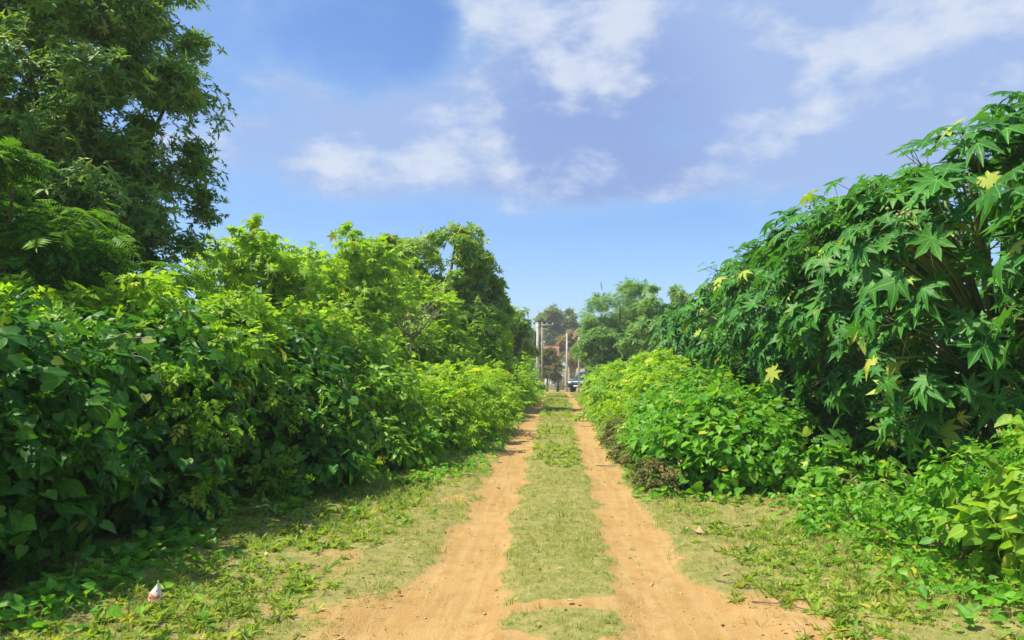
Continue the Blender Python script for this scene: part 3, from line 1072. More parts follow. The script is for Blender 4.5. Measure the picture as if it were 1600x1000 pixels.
for k in range(3):
    MB().box((-0.42 + k * 0.28, 0, 0.05), (-0.155 + k * 0.28, 0.03, 2.1)).build('panel', M['plaster'], g2)
MB().box((-0.48, -0.02, 0), (-0.425, 0.05, 2.2)).build('gatepost', M['pole'], g2)

# small brick post
bp = thing('brick_post', 'short orange brick post at the right edge of the lane', 'post', (at(892, 70), 70, float(zg(1, 70))))
for r_ in range(12):
    o_ = 0.012 * (r_ % 3 - 1)
    MB().box((-0.24 + o_, -0.2, r_ * 0.1 - 0.04), (-0.004 + o_, 0.2, r_ * 0.1 + 0.052)).build('brick', M['brick'], bp)
    MB().box((0.004 + o_, -0.2, r_ * 0.1 - 0.04), (0.24 + o_, 0.2, r_ * 0.1 + 0.052)).build('brick', M['brick'], bp)
MB().box((-0.3, -0.26, 1.155), (0.3, 0.26, 1.23)).build('cap', M['pole'], bp)


# parked car, dark, the bright light on its roof built as a white box
def car(label, x, y, rot):
    z0 = float(zg(x, y))
    root = thing('parked_car', label, 'car', (x, y, z0))
    root.rotation_euler = (0, 0, rot)
    prof = [(-2.15, .45), (-2.2, .8), (-2.1, 1.02), (-1.1, 1.12), (-0.55, 1.68), (1.7, 1.72), (2.15, 1.15), (2.2, .5)]
    w = 0.88
    v = [(x_, s * (w if z_ < 1.15 else w * 0.86), z_) for s in (-1, 1) for x_, z_ in prof]
    k = len(prof)
    q = [[j, (j + 1) % k, (j + 1) % k + k, j + k] for j in range(k)]
    mb = MB().add(v, None, q)
    for s in (0, k):
        mb.add([v[s + j] for j in range(k)], [(0, 1, 7), (1, 2, 7), (2, 3, 7), (3, 6, 7), (3, 4, 6), (4, 5, 6)] if s else [(0, 7, 1), (1, 7, 2), (2, 7, 3), (3, 7, 6), (3, 6, 4), (4, 6, 5)])
    mb.build('body', M['car_paint'], root)
    MB().add([(-1.06, -.70, 1.17), (-1.06, .70, 1.17), (-.6, .66, 1.64), (-.6, -.66, 1.64)], None, [[0, 3, 2, 1]]).add([(-1.075, -.70, 1.18), (-1.075, .70, 1.18), (-.615, .66, 1.65), (-.615, -.66, 1.65)], None, [[0, 1, 2, 3]]).build('windscreen', M['dark_glass'], root)
    for s in (-1, 1):
        for a_, b_ in ((-.75, .3), (.38, 1.5)):
            MB().box((a_ + .12, s * .83 - .012, 1.2), (b_, s * .83 + .03 * (s > 0) + .012, 1.58)).build('side_window', M['dark_glass'], root)
        for xx in (-1.35, 1.4):
            wh = MB().tube([(xx, s * .72, .34), (xx, s * .92, .34)], [.34, .34], 18).build('wheel', M['tyre'], root)
            MB().tube([(xx, s * .915, .34), (xx, s * .935, .34)], [.2, .19], 14).build('rim', M['metal'], wh)
        MB().box((-2.2, s * .62 - .16, .78), (-2.1, s * .62 + .16, .95)).build('headlight', M['lens'], root)
        MB().box((-.95, s * .95 - .06, 1.12), (-.8, s * .95 + .06, 1.25)).build('mirror', M['car_paint'], root)
        MB().tube([(-.4, s * .6, 1.76), (1.5, s * .6, 1.78)], [.025, .025], 6).build('roof_rail', M['metal'], root)
    MB().box((-2.25, -.7, .48), (-2.16, .7, .66)).build('bumper', M['tyre'], root)
    MB().box((-2.265, -.25, .52), (-2.252, .25, .63)).build('number_plate', M['white'], root)
    MB().box((.75, -.45, 1.80), (1.45, .45, 1.98)).build('roof_highlight', M['white'], root)  # white box added for the highlight at the rear of the roof
    return root


car('dark teal parked car with a small white box as roof highlight behind the hedge', at(921, 62), 62, R(58))

# tan mound behind the right hedge, standing in for a thatched roof
mb = MB()
k1, k2 = 12, 28
hp = []
for a_ in range(k1):
    r_ = a_ / (k1 - 1)
    for b_ in range(k2):
        t_ = b_ / k2 * 2 * math.pi
        rad = 1.75 * r_ * (1 + 0.08 * math.sin(3 * t_ + 1) + 0.04 * random.random())
        hp.append((rad * math.cos(t_), rad * math.sin(t_) * 0.9, 1.62 * (math.cos(r_ * math.pi / 2) ** 1.1) - 0.1 + 0.03 * random.random()))
q = [[a_ * k2 + b_, (a_ + 1) * k2 + b_, (a_ + 1) * k2 + (b_ + 1) % k2, a_ * k2 + (b_ + 1) % k2] for a_ in range(k1 - 1) for b_ in range(k2)]
heap = mb.add(hp, None, q).build('tan_mound', M['mound_tan'], None, True)
heap.location = (at(978, 37), 37, float(zg(3, 37)))
tag(heap, 'rounded tan mound standing in for a thatched roof above the right hedge', 'heap')


# ================================================================== TREES
def far_tree(name, label, px, d, lobes_px, leaf, size, n, mat, **kw):
    """lobes given as (photo x, photo y, half width, half height) at distance d"""
    s = d / F
    lb = [(at(a, d) + 0.0, d + random.uniform(-.6, .6), zpx(b, d), c * s, c * s * 0.9, e * s) for a, b, c, e in lobes_px]
    return tree(name, label, 'tree', (at(px, d), d), lb, leaf, size, n, mat, **kw)


# big dark tree, upper left
tree('broad_tree', 'huge dark glossy tree filling the upper left corner', 'tree', (-8.0, 11.3),
     [(-8.2, 11.2, 5.6, 2.3, 2.2, 2.2), (-7.0, 10.8, 4.1, 1.6, 1.6, 1.3), (-6.75, 11.0, 5.6, 1.25, 1.4, 1.3), (-7.6, 11.2, 7.3, 1.7, 1.8, 1.2), (-9.6, 10.8, 5.0, 1.8, 1.8, 2.0), (-7.0, 10.6, 3.3, 1.5, 1.5, 0.8), (-8.4, 10.4, 3.9, 1.5, 1.2, 1.0)],
     'rosette', 0.20, 23500, 'tree', r0=0.2, trunk_h=0.42, clump=0.22, per=80, twigs=26, up=0.8, out=0.6, jit=0.4)

# the group of trees left of the track, in the middle distance
far_tree('round_tree', 'round dark green tree behind the lime shrubs left of the track', 690, 25,
         [(690, 420, 75, 66), (625, 408, 60, 58), (735, 460, 50, 66), (690, 510, 95, 60), (768, 510, 36, 58), (610, 480, 60, 70), (575, 430, 45, 60)], 'rosette', 0.32, 9500, 'tree_mid', r0=0.2, clump=0.27, per=60, twigs=20)
far_tree('slender_tree', 'small leafy tree overhanging the left rut near the white pole', 806, 36,
         [(800, 535, 30, 48), (818, 555, 18, 40), (785, 515, 24, 38)], 'rosette', 0.34, 2600, 'tree_mid', r0=0.15, bark='pale_bark', clump=0.33, per=45, trunk_h=0.3, twigs=12)

# right of the track, behind the castor bushes
far_tree('light_tree', 'tall light green feathery tree right of the village', 968, 50,
         [(972, 470, 44, 36), (945, 505, 36, 34), (995, 505, 42, 40), (930, 545, 28, 38), (975, 545, 55, 42)], 'frond', 0.66, 2700, 'tree_light', r0=0.22, clump=0.36, per=45, twigs=16)
far_tree('dark_round_tree', 'darker round tree between the light tree and the castor bushes', 1035, 42,
         [(1035, 480, 36, 36), (1062, 505, 34, 38), (1020, 530, 45, 45), (1070, 540, 45, 45)], 'rosette', 0.42, 3800, 'tree_light', r0=0.2, clump=0.32, per=45, twigs=14)
far_tree('bushy_tree', 'low bushy tree hanging over the parked car', 935, 46,
         [(935, 545, 26, 30), (921, 565, 12, 24), (955, 565, 36, 32)], 'rosette', 0.42, 3000, 'tree_light', r0=0.13, clump=0.34, per=40, twigs=10)

# far crowns behind the house
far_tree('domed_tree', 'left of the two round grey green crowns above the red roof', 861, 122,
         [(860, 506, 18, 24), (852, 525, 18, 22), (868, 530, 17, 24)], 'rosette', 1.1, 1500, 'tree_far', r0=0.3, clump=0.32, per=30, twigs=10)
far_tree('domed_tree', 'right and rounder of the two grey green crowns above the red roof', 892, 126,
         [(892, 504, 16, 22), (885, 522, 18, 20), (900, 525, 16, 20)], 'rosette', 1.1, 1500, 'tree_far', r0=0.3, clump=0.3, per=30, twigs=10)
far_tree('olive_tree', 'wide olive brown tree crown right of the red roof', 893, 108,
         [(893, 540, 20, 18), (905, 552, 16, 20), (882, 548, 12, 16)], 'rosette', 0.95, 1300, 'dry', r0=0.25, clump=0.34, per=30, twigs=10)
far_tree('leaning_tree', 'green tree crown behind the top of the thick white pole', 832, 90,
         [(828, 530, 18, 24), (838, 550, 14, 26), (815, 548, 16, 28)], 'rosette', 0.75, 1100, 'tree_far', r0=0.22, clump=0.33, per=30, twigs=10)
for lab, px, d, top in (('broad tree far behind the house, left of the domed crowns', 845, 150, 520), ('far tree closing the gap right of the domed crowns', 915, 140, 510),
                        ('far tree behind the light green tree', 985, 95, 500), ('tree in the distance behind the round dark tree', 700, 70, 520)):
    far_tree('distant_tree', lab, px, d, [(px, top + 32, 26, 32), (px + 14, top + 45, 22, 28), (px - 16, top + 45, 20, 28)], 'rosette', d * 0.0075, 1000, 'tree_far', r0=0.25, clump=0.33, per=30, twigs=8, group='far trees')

# olive shrub with drooping fronds beside the lane, and the pale forked tree
far_tree('lane_shrub', 'dense olive shrub behind the two left poles', 855, 74,
         [(852, 572, 10, 22), (857, 558, 9, 14), (864, 578, 9, 18)], 'sprig', 0.5, 1500, 'olive', r0=0.08, clump=0.36, per=25, twigs=8)
px_, d_ = 871, 76
rt = thing('palm_shrub', 'small palm with arching pale fronds between the poles', 'palm', (at(px_, d_), d_, float(zg(0, d_))))
MB().tube([(0, 0, -.2), (.05, 0, 1.0), (-.05, 0, 1.9)], [.16, .13, .10], 9).build('trunk', M['bark'], rt, True)
for k in range(15):
    a = 2 * math.pi * k / 15 + random.uniform(-.2, .2)
    el = random.uniform(0.2, 1.15)
    L = random.uniform(1.5, 2.2)
    mb = MB()
    prev = None
    S_ = 9
    c, s = math.cos(a), math.sin(a)
    pts = []
    for j in range(S_):
        t = j / (S_ - 1)
        rr_ = L * t * math.cos(el * (1 - .35 * t))
        pts.append((c * rr_, s * rr_, 1.9 + L * t * math.sin(el) - 1.15 * L * t * t * 0.6))
    mb.tube(pts, [.025, .012], 4)
    for j in range(1, S_):
        p0 = np.array(pts[j])
        for sd in (-1, 1):
            lx = 0.34 * math.sin(math.pi * (0.2 + 0.75 * j / S_))
            tip_ = p0 + np.array([-s * sd * lx + c * .16, c * sd * lx + s * .16, -.12])
            mb.add([p0 - np.array([c, s, 0]) * .05, p0 + np.array([c, s, 0]) * .05, tip_], [(0, 1, 2)])
    mb.build('frond', M['olive'], rt)
far_tree('forked_tree', 'pale forked tree with thin tan foliage right of the bare pole', 897, 78,
         [(893, 560, 9, 8), (903, 563, 9, 8), (909, 570, 7, 9)], 'sprig', 0.42, 420, 'dry', r0=0.11, trunk_h=0.28, bark='pale_bark', clump=0.42, per=22, twigs=7)
tr_ = thing('tree_stump', 'pale bare trunk standing at the left foot of the slender tree', 'stump', (at(823, 40), 40, float(zg(-1, 40))))
MB().tube([(0, 0, -.1), (0.03, 0, .5), (-.02, 0, .95), (.04, 0, 1.25)], [.17, .12, .10, .06], 10).build('trunk', M['pale_bark'], tr_, True)
MB().tube([(-.02, 0, .8), (.12, 0, 1.05), (.16, .02, 1.3)], [.05, .035, .02], 7).build('branch', M['pale_bark'], tr_, True)


# ================================================================== LEFT HEDGE
# feathery tree hanging in from the left edge
tree('feathery_tree', 'feathery leaved tree hanging in at the left edge under the huge dark tree', 'tree', (-6.6, 8.3),
     [(-6.3, 8.0, 2.75, 1.5, 1.0, 0.45), (-5.2, 8.6, 2.55, 0.8, 0.8, 0.35), (-6.1, 7.4, 3.6, 0.45, 0.5, 0.35), (-7.2, 8.2, 3.5, 0.9, 0.9, 0.6)],
     'frond', 0.30, 2300, 'feather', r0=0.07, trunk_h=0.6, clump=0.34, per=40, up=0.9, out=0.3, jit=0.3, droop=0.6, twigs=16, parts=110)

LH = 'shrubs and vine mounds along the left side of the track'
# near, shaded, climbing vines with heart-shaped leaves
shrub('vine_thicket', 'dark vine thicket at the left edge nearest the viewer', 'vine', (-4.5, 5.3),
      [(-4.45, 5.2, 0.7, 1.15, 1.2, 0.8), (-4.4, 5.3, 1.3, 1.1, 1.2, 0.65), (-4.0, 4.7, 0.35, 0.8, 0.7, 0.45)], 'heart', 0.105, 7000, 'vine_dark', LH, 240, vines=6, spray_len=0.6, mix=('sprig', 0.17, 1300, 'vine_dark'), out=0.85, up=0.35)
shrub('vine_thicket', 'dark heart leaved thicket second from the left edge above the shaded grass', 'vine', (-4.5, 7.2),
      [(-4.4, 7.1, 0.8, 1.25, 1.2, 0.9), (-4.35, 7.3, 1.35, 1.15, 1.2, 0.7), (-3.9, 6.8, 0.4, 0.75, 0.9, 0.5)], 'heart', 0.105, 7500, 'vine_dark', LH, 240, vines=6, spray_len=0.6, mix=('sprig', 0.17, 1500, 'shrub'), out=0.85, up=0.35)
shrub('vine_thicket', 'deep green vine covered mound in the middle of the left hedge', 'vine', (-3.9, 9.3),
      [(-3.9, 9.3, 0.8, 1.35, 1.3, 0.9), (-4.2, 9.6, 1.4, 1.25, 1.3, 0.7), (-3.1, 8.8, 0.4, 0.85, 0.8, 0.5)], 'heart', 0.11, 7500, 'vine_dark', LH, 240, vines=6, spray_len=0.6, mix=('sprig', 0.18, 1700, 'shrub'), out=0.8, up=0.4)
shrub('leafy_shrub', 'broad green shrub right of the deep green vine mound', 'shrub', (-3.4, 11.4),
      [(-3.3, 11.3, 0.75, 1.4, 1.2, 0.8), (-3.7, 11.8, 1.35, 1.3, 1.2, 0.75), (-2.5, 10.8, 0.35, 0.8, 0.7, 0.4)], 'oval', 0.13, 6500, 'shrub', LH, 200, mix=('castor', 0.13, 220, 'vine'))
shrub('sunlit_shrub', 'bright sunlit shrub at the left rut, nearest of the low sunny ones', 'shrub', (-2.5, 13.4),
      [(-2.45, 13.2, 0.45, 1.15, 1.3, 0.75), (-2.9, 13.8, 0.85, 1.1, 1.1, 0.55)], 'sprig', 0.21, 3600, 'lime', LH, 150)
shrub('sunlit_shrub', 'second low sunny shrub along the left rut', 'shrub', (-2.3, 16.8),
      [(-2.25, 16.6, 0.5, 1.1, 1.8, 0.8), (-2.6, 17.4, 0.9, 1.0, 1.4, 0.6)], 'sprig', 0.24, 3200, 'lime', LH, 110)
shrub('sunlit_shrub', 'third low sunny shrub along the left rut', 'shrub', (-2.2, 21.5),
      [(-2.15, 21.3, 0.5, 1.1, 2.4, 0.85), (-2.6, 22.0, 0.9, 1.1, 2.0, 0.6)], 'sprig', 0.27, 3000, 'lime', LH, 70)
shrub('sunlit_shrub', 'farthest sunny shrub beside the left rut under the slender tree', 'shrub', (-2.1, 28.5),
      [(-2.1, 28.5, 0.4, 1.1, 3.4, 0.95), (-2.4, 31, 0.6, 1.1, 3.0, 0.8)], 'sprig', 0.32, 2600, 'lime', LH, 40)
shrub('low_bush', 'small bush at the foot of the thick white pole', 'shrub', (at(825, 46), 46),
      [(at(822, 46), 46, -0.2, 0.9, 2.5, 0.85)], 'sprig', 0.36, 900, 'shrub', LH)

# second row, taller
shrub('lime_shrub', 'glowing yellow green shrub behind the vines at the left', 'shrub', (-5.0, 8.3),
      [(-4.9, 8.1, 1.6, 1.2, 0.8, 0.9), (-5.7, 7.3, 1.75, 1.0, 0.8, 0.6), (-4.1, 8.7, 1.85, 0.7, 0.7, 0.6)], 'sprig', 0.27, 3900, 'lime', LH, 140, r0=0.05)
shrub('tall_castor_shrub', 'open tall shrub with big star shaped leaves against the sky, left of the pair', 'shrub', (-6.4, 15.4),
      [(-6.6, 15.4, 3.7, 1.1, 1.0, 0.8), (-5.6, 15.2, 3.3, 0.9, 0.9, 0.7), (-7.4, 15.6, 3.4, 0.8, 0.8, 0.6), (-6.4, 15.4, 2.3, 1.4, 1.1, 0.8)], 'castor', 0.16, 1700, 'lime', LH, 180, r0=0.06, trunk_h=0.4, clump=0.38, per=24, bark='pale_bark', twigs=22)
shrub('tall_castor_shrub', 'yellow green tall shrub with star shaped leaves, right of the pair', 'shrub', (-5.7, 19.1),
      [(-5.78, 19.12, 4.31, 1.18, 1.18, 0.89), (-4.96, 18.88, 3.84, 1.06, 1.06, 0.94), (-6.49, 19.12, 3.49, 0.94, 0.94, 0.94), (-5.55, 18.88, 2.66, 1.53, 1.3, 1.06)], 'castor', 0.17, 2400, 'lime', LH, 200, r0=0.06, trunk_h=0.35, clump=0.38, per=26, bark='pale_bark', twigs=22)
shrub('climbing_vine', 'sunlit vine curtain below the tall star leaved shrubs', 'vine', (-4.7, 14.1),
      [(-4.7, 13.9, 1.5, 1.3, 1.0, 1.1), (-5.4, 13.7, 2.0, 1.0, 0.9, 0.7), (-4.0, 14.4, 1.5, 0.9, 0.9, 0.8)], 'oval', 0.13, 7500, 'lime', LH, 150, r0=0.05)
shrub('lime_shrub', 'yellow green shrub with bare pale branches in front of the round tree', 'shrub', (-4.1, 22.0),
      [(-4.25, 21.83, 1.72, 1.42, 1.18, 1.42), (-4.84, 22.07, 3.13, 1.06, 0.94, 1.06), (-3.42, 22.18, 1.72, 0.94, 1.06, 1.18), (-3.89, 22.42, 3.02, 0.83, 0.83, 0.71)], 'sprig', 0.31, 3900, 'lime', LH, 90, r0=0.06)
shrub('low_bush', 'lime bush under the round tree left of the slender tree', 'shrub', (-2.9, 24.0),
      [(-2.9, 24, 1.7, 1.1, 1.2, 1.3), (-2.3, 24.5, 1.4, 0.8, 0.9, 1.1)], 'sprig', 0.35, 2500, 'lime', LH, 50)
shrub('broad_leaf_plant', 'light green plant with flat broad leaves on top of the sunny shrubs', 'plant', (-3.05, 14.6),
      [(-3.2, 14.4, 1.32, 1.0, 0.6, 0.16), (-2.4, 14.8, 1.22, 0.8, 0.6, 0.14)], 'castor', 0.17, 420, 'lime', LH, 140, up=1.2, out=0.2, jit=0.25, per=20, twigs=10)
# dry branches
mb = MB()
for k in range(16):
    a = random.uniform(-.5, .9)
    b0 = np.array([-4.1 + random.uniform(-.2, .2), 20.4, 2.3])
    L = random.uniform(.7, 1.3)
    e = b0 + np.array([math.sin(a) * L, random.uniform(-.3, .1), math.cos(a) * L * 0.8])
    m_ = (b0 + e) / 2 + rng.normal(0, .12, 3)
    mb.tube([b0, m_, e], [.018, .012, .005], 5)
    for j in range(3):
        e2 = e + rng.normal(0, .22, 3) + [0, 0, .12]
        mb.tube([m_ * .4 + e * .6, (e + e2) / 2 + rng.normal(0, .04, 3), e2], [.008, .006, .003], 4)
mb.tube([(-4.1, 20.4, 0), (-4.05, 20.45, 1.2), (-4.1, 20.4, 2.35)], [.05, .035, .025], 7)
dbr = mb.build('dead_branch', M['pale_bark'], None, True)
tag(dbr, 'bundle of bare pale branches poking out of the yellow green shrub', 'branch')
# rank growth behind, that closes the view to the field
for lab, cx, cy, rx, rz, n_ in (('dark bush behind the feathery tree', -8.2, 12.2, 1.8, 1.3, 1800), ('bush behind the open tall shrub', -7.4, 19.5, 2.2, 1.35, 1800),
                                ('bush left of the round tree', -6.0, 23.5, 1.8, 1.6, 1500), ('bush behind the thicket at the left edge', -7.4, 6.6, 1.7, 1.25, 1700),
                                ('far bush left of the slender tree', -4.6, 33, 2.0, 1.9, 1200)):
    shrub('field_bush', lab, 'shrub', (cx, cy), [(cx, cy, rz * 0.75, rx, rx, rz), (cx + .5, cy - .3, rz * 1.1, rx * .6, rx * .6, rz * .6)], 'sprig', 0.38, int(n_ * 0.6), 'shrub', 'bushes behind the left hedge')

# ================================================================== RIGHT HEDGE
RH = 'vines and shrubs along the right side of the track'
shrub('vine_mound', 'green heart leaved vine mound beside the right rut, nearest the viewer', 'vine', (2.2, 9.8),
      [(2.15, 9.7, 0.35, 0.95, 0.85, 0.55), (2.5, 10.4, 0.65, 0.95, 0.9, 0.5), (1.6, 10.3, 0.4, 0.5, 0.8, 0.5)], 'heart', 0.105, 5200, 'vine', RH, 240, mix=('sprig', 0.16, 700, 'vine'), up=0.6)
shrub('vine_mound', 'low heart leaved vine carpet between the vine mound and the castor stems', 'vine', (3.25, 8.9),
      [(3.2, 9.0, 0.1, 0.75, 0.7, 0.45), (3.6, 8.1, 0.05, 0.6, 0.7, 0.28), (2.9, 8.3, 0.0, 0.6, 0.4, 0.25)], 'heart', 0.10, 2200, 'vine', RH, 160, up=0.6)
shrub('vine_mound', 'second vine mound along the right rut, below the castor bushes', 'vine', (2.0, 12.3),
      [(2.0, 12.2, 0.5, 0.85, 1.3, 0.7), (2.4, 12.8, 0.8, 0.85, 1.2, 0.6)], 'oval', 0.12, 4800, 'vine', RH, 150, up=0.6)
shrub('sunny_bush', 'tall yellowish bush on the right below the tan heap', 'shrub', (2.2, 16.2),
      [(1.95, 15.8, 0.6, 0.85, 1.6, 0.85), (2.4, 16.4, 1.15, 0.6, 1.0, 0.65)], 'sprig', 0.22, 3600, 'lime', RH, 110)
shrub('sunny_bush', 'low sunny bush on the right next to the farther rut', 'shrub', (1.9, 20.5),
      [(1.9, 20.4, 0.5, 0.8, 2.2, 0.85), (2.4, 21, 0.8, 0.8, 1.8, 0.7)], 'sprig', 0.25, 3000, 'shrub', RH, 60)
shrub('sunny_bush', 'farthest bush on the right side of the track, in front of the car', 'shrub', (2.0, 27.5),
      [(2.0, 27.4, 0.5, 0.85, 3.2, 0.8), (2.7, 29, 0.6, 0.9, 3.0, 0.8)], 'sprig', 0.3, 2600, 'lime', RH, 40)
shrub('dry_weed', 'brownish olive low weed at the right rut in front of the vine mound', 'weed', (1.35, 9.5),
      [(1.3, 9.4, 0.1, 0.36, 0.55, 0.3), (1.3, 10.3, 0.15, 0.3, 0.6, 0.3)], 'sprig', 0.11, 1600, 'olive', RH, 60, r0=0.012, sprays=12, spray_len=0.2)
shrub('dry_weed', 'olive weed fringe farther along the right rut', 'weed', (1.22, 12.6),
      [(1.2, 12.2, 0.12, 0.26, 0.9, 0.34), (1.2, 14, 0.15, 0.26, 1.1, 0.36)], 'sprig', 0.12, 1900, 'olive', RH, 60, r0=0.012, sprays=12, spray_len=0.2)
shrub('bright_vine', 'bright lime heart leaved vine at the lower right corner', 'vine', (3.9, 5.1),
      [(3.75, 5.0, 0.5, 0.8, 0.8, 0.75), (3.95, 5.1, 0.85, 0.75, 0.8, 0.55), (3.3, 5.3, 0.35, 0.5, 0.6, 0.45)], 'heart', 0.10, 5200, 'lime_vine', RH, 280, mix=('sprig', 0.14, 700, 'vine'), up=0.5)
shrub('bright_vine', 'small leafy weed leaning over the verge left of the lime vine', 'weed', (3.05, 5.9),
      [(3.15, 6.0, 0.35, 0.5, 0.6, 0.5), (3.55, 6.3, 0.4, 0.45, 0.5, 0.5)], 'oval', 0.085, 2000, 'vine', RH, 150, r0=0.015)
shrub('low_weed', 'leafy weed patch under the castor bushes at the edge of the right verge', 'weed', (2.75, 7.3),
      [(2.85, 7.3, 0.05, 0.55, 0.9, 0.24), (3.4, 7.9, 0.05, 0.5, 0.7, 0.22)], 'oval', 0.075, 2000, 'vine', RH, 80, r0=0.01)


# castor bushes: large star-shaped leaves on long stalks
def castor(label, x, y, h, rx, ry, ends, per, parts=260, young=1, z_lo=0.18):
    z0 = float(zg(x, y))
    loc = (x, y, z0)
    root = thing('castor_bush', label, 'shrub', loc, 'castor bushes along the right side')
    stems, pets = MB(), MB()
    d = rand_dirs(ends, 0.18)
    d[:, 0] -= 0.3
    d[:, 1] -= 0.15
    d = unit(d)
    cz, rz = h * (0.5 + z_lo / 2), h * (0.5 - z_lo / 2)
    E = np.array([x, y, z0 + cz]) + d * np.array([rx, ry, rz]) * rng.uniform(0.7, 1.0, (ends, 1))
    forks = [np.array([x + random.uniform(-.5, .6), y + random.uniform(-.5, .5), z0 + random.uniform(.7, 1.9)]) for _ in range(6)]
    for k, f in enumerate(forks):
        b0 = np.array([x + random.uniform(-.25, .35), y + random.uniform(-.25, .25), z0 - .1])
        stems.tube([b0, (b0 + f) / 2 + rng.normal(0, .07, 3), f], [.04, .033, .026], 7)
    PP, NN, DD, SS = [], [], [], []
    for k in range(ends):
        f = min(forks, key=lambda q: np.linalg.norm(q - E[k]))
        m_ = (f + E[k]) / 2 + [0, 0, .1]
        stems.tube([f, m_, E[k]], [.022, .016, .009], 6)
        flat = unit(d[k] * [1, 1, 0.55] + [0, 0, 0.15])
        for j in range(per):
            e = unit(flat * 0.85 + rng.normal(0, .6, 3))
            back = E[k] - (E[k] - m_) * random.random() * 0.4
            L = random.uniform(.15, .40)
            Pp = back + e * L
            if Pp[2] < z0 + 0.25:
                continue
            pets.tube([back, Pp], [.005, .0035], 3)
            PP.append(Pp)
            NN.append(np.array([0, 0, .62]) + .75 * flat + .15 * e + rng.normal(0, .24, 3))
            DD.append(e * [1, 1, .2] + [0, 0, -.55] + rng.normal(0, .35, 3))
            SS.append(random.choice((random.uniform(.08, .16), random.uniform(.15, .24), random.uniform(.18, .29))))
    stems.build('stem', M['green_stem'], root, True, loc)
    pets.build('leaf_stalks', M['petiole'], root, False, loc)['kind'] = 'stuff'
    P, N, D, S = map(np.array, (PP, NN, DD, SS))
    vis = split_visible(P, 0.24, parts)
    idx = np.where(vis)[0]
    ye = idx[rng.random(len(idx)) < 0.016]
    vis2 = vis.copy()
    vis2[ye] = False
    single_leaves('castor', P[vis2], N[vis2], D[vis2], S[vis2], 'castor', root, loc)
    if len(ye):
        single_leaves('castor', P[ye], N[ye], D[ye], S[ye] * .7, 'castor_yellow', root, loc, 'yellow_leaf')
    if (~vis).any():
        joined_leaves('foliage', 'castor', P[~vis], N[~vis], D[~vis], S[~vis], 'castor', root, loc)['kind'] = 'stuff'
    # dark young leaves at the topmost shoots
    tops = np.argsort(-E[:, 2])[:young]
    for k in tops:
        q = 5
        Py = E[k] + rng.normal(0, .07, (q, 3)) + [0, 0, .2]
        single_leaves('castor', Py, np.array([0, 0, .5]) + rng.normal(0, .6, (q, 3)), rng.normal(0, .6, (q, 3)) + [0, 0, .6], np.full(q, .11), 'castor_young', root, loc, 'young_leaf')
        MB().tube([E[k], E[k] + [0, 0, .11], E[k] + [0, 0, .22]], [.012, .008, .005], 5).build('shoot', M['castor_young'], root, False, loc)
    # clusters of small spiny seed capsules
    for k in rng.choice(ends, 2, replace=False):
        mb = MB()
        c0 = E[k] + d[k] * .22
        for j in range(9):
            cc = c0 + rng.normal(0, .045, 3)
            v = ico * .018
            mb.add(v + cc, icf)
        mb.tube([E[k], c0], [.007, .005], 5)
        mb.build('seed_cluster', M['petiole'], root, False, loc)
    return root


castor('castor bush at the right edge, nearest the viewer, over the lime vine', 4.95, 5.6, 4.15, 1.5, 1.15, 72, 13, 260)
castor('castor bush with the large starry leaves low over the verge', 4.3, 7.3, 4.1, 1.5, 1.25, 80, 12, 295, 0)
castor('third castor bush from the right edge, above the dark hollow', 4.35, 9.3, 4.1, 1.5, 1.25, 80, 12, 290, 0)
castor('fourth castor bush from the right edge, behind the vine mound', 4.35, 11.4, 4.1, 1.5, 1.3, 76, 12, 270, 1)
castor('fifth castor bush from the right edge', 4.3, 13.6, 4.05, 1.5, 1.3, 74, 11, 210, 0)
castor('sixth castor bush from the right edge, small leaves in the haze', 4.25, 16.0, 3.9, 1.45, 1.4, 66, 11, 160, 0)
castor('seventh castor bush from the right edge', 4.25, 19.0, 3.75, 1.45, 1.7, 64, 11, 110, 0)
castor('farthest castor bush of the right row, before the round tree', 4.4, 22.5, 3.5, 1.5, 1.8, 54, 11, 80, 0)
castor('castor bush in the second row behind the right edge', 7.2, 6.6, 4.2, 1.6, 1.4, 26, 12, 0)
castor('castor bush in the second row behind the dark hollow', 7.0, 10.0, 3.8, 1.6, 1.6, 26, 12, 0, 0)
castor('castor bush in the second row at the far end', 6.9, 14.0, 3.5, 1.6, 1.8, 26, 12, 0, 0)
# dark undergrowth between the castor stems
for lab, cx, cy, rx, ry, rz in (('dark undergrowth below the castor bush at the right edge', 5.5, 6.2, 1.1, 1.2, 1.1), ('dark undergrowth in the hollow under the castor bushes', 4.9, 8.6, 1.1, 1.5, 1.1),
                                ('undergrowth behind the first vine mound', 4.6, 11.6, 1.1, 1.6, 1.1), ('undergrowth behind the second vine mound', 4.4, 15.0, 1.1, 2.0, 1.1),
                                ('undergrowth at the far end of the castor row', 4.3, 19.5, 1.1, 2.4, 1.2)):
    shrub('undergrowth', lab, 'shrub', (cx, cy), [(cx, cy, rz * 0.5, rx, ry, rz)], 'sprig', 0.30, 1100, 'vine_dark', 'undergrowth below the castor bushes')

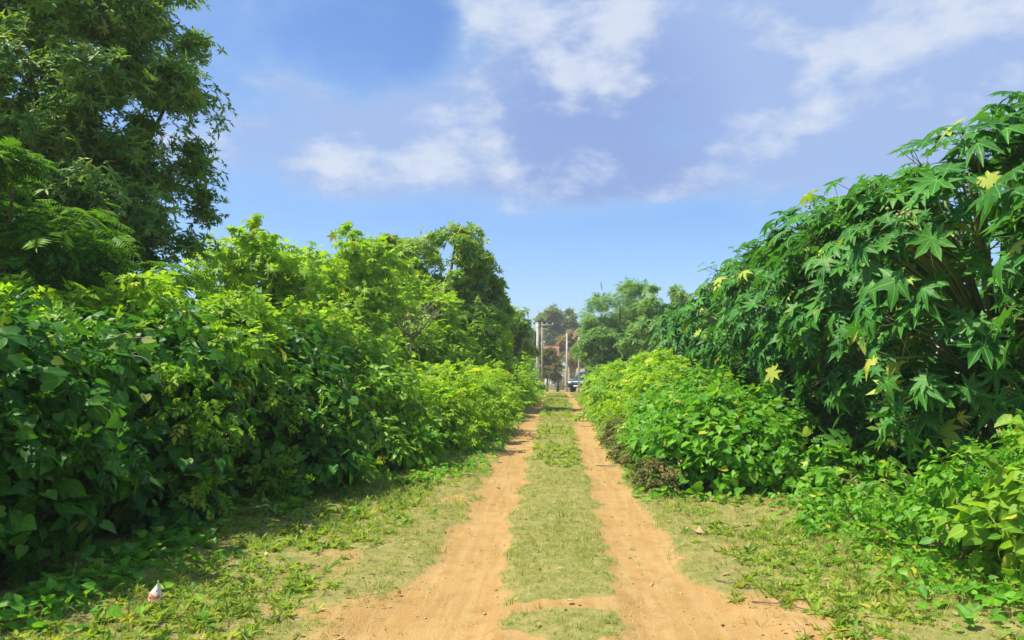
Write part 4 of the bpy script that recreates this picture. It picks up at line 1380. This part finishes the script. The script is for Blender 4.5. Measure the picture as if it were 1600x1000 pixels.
# ================================================================== SMALL THINGS
# fallen leaf, cream with red blotches, standing in the shaded grass
gm = bpy.data.materials.new('blotched_leaf')
gm.use_nodes = True
nt = gm.node_tree
p = nt.nodes['Principled BSDF']
p.inputs['Roughness'].default_value = 0.6
t_ = nd(nt, 'ShaderNodeTexCoord')
nn_ = nd(nt, 'ShaderNodeTexNoise')
nn_.inputs['Scale'].default_value = 38
nt.links.new(t_.outputs['Object'], nn_.inputs['Vector'])
sp = nd(nt, 'ShaderNodeSeparateXYZ')
nt.links.new(t_.outputs['Object'], sp.inputs[0])
f_ = mth(nt, 'MULTIPLY', smooth(nt, nn_.outputs[0], 0.40, 0.52), smooth(nt, mth(nt, 'MULTIPLY', sp.outputs[2], -1.0), -0.085, -0.06))
c_ = mixc(nt, f_, (0.75, 0.66, 0.55), (0.55, 0.13, 0.07))
nn2 = nd(nt, 'ShaderNodeTexNoise')
nn2.inputs['Scale'].default_value = 75
nt.links.new(t_.outputs['Object'], nn2.inputs['Vector'])
nt.links.new(mixc(nt, smooth(nt, nn2.outputs[0], 0.62, 0.68), c_, (0.08, 0.05, 0.04)), p.inputs['Base Color'])
lx, ly = -2.52, 4.55
k = 9
V_, Q_ = [], []
for j in range(k):
    t = j / (k - 1)
    w = 0.044 * (min(1.0, (t / 0.62)) ** 0.95 if t < 0.62 else math.sqrt(max(0.0, 1 - ((t - 0.62) / 0.40) ** 2))) + 0.001
    z_ = 0.135 - 0.12 * t
    for sx in (-1, -.4, .4, 1):
        V_.append((sx * w, -0.012 * (1 - sx * sx) * 1.6 - 0.02 * t, z_))
n0 = len(V_)
V_ += [(a, b + 0.0035, c) for a, b, c in V_]
for j in range(k - 1):
    for m_ in range(3):
        a = j * 4 + m_
        Q_.append((a, a + 1, a + 5, a + 4))
        Q_.append((a + n0, a + n0 + 4, a + n0 + 5, a + n0 + 1))
mbl = MB().add(V_, None, Q_)
mbl.tube([(0, -.018, .12), (0.002, -.016, .14), (-.004, -.012, .152)], [.0025, .0015], 5)
fl = mbl.build('fallen_leaf', gm)
fl.location = (lx, ly, float(zground(lx, ly)) + 0.02)
fl.rotation_euler = (R(-8), R(8), R(12))
tag(fl, 'cream and red blotched dead leaf standing in the shaded grass', 'leaf')


def dead_leaf(label, x, y, s, rz, z=0.02):
    v, t, b = t_castor(-0.25, 0.05, 40 + int(s * 100), 5) if s > .1 else t_oval(0.3, 0.12, 0.15)
    v = np.concatenate([v * s, v * s - [0, 0, .003]])
    tt = np.concatenate([t, t[:, ::-1] + len(v) // 2])
    o = link('dead_leaf', mesh_np('dead_leaf', v, [tt], M['tan_leaf']))
    o.location = (x, y, float(zground(x, y)) + z)
    o.rotation_euler = (R(8), R(-6), rz)
    tag(o, label, 'leaf', 'dead leaves on the ground')


dead_leaf('curled tan leaf lying on the right verge', 1.33, 7.1, 0.12, 1.2)
dead_leaf('small dry leaf on the left verge near the bare soil', -2.35, 5.9, 0.07, 0.4)
dead_leaf('small brown leaf in the grass patch on the crown of the track', 0.10, 4.95, 0.06, 2.2)


def twig(name, label, pts, r, mat='pale_bark'):
    pts = [(x, y, float(zground(x, y)) + dz) for x, y, dz in pts]
    o = MB().tube(pts, [r, r * .8, r * .4], 6).build(name, M[mat], None, True)
    tag(o, label, 'twig', 'twigs on the ground')


twig('twig', 'pale stick lying across the right rut', [(0.62, 11.9, .015), (0.80, 11.75, .03), (0.93, 11.7, .012)], .014)
twig('twig', 'thin dark twig on the bare soil at the right', [(1.15, 5.55, .01), (1.35, 5.42, .02), (1.62, 5.45, .01)], .006, 'bark')
twig('twig', 'curved root end on the soil below the thin dark twig', [(1.28, 5.05, .008), (1.45, 4.98, .02), (1.7, 4.82, .008)], .006, 'bark')
twig('twig', 'looping dry vine tendril on the shaded grass', [(-3.05, 7.0, .05), (-2.9, 6.8, .16), (-2.72, 6.85, .2), (-2.68, 6.98, .1), (-2.85, 7.0, .05)], .006)
twig('twig', 'pale debris stick at the foot of the left sunny shrub', [(-1.35, 10.35, .03), (-1.22, 10.2, .06), (-1.1, 10.25, .02)], .012)
twig('twig', 'straight dry stalk leaning in the grass at the lower left', [(-3.2, 4.75, .02), (-3.17, 4.72, .1), (-3.13, 4.7, .2)], .004, 'straw')


# ================================================================== HAZE
hz_m = bpy.data.materials.new('thin_haze')
hz_m.use_nodes = True
nt = hz_m.node_tree
nt.nodes.clear()
ho = nd(nt, 'ShaderNodeOutputMaterial')
pv = nd(nt, 'ShaderNodeVolumePrincipled')
pv.inputs['Color'].default_value = (0.93, 0.96, 1.0, 1)
pv.inputs['Density'].default_value = 0.0009
nt.links.new(pv.outputs[0], ho.inputs['Volume'])
hz_o = MB().box((-520, -80, -3.2), (520, 1420, 14)).build('haze', hz_m)
tag(hz_o, 'thin bluish haze in the air over the track', 'haze', kind='stuff')
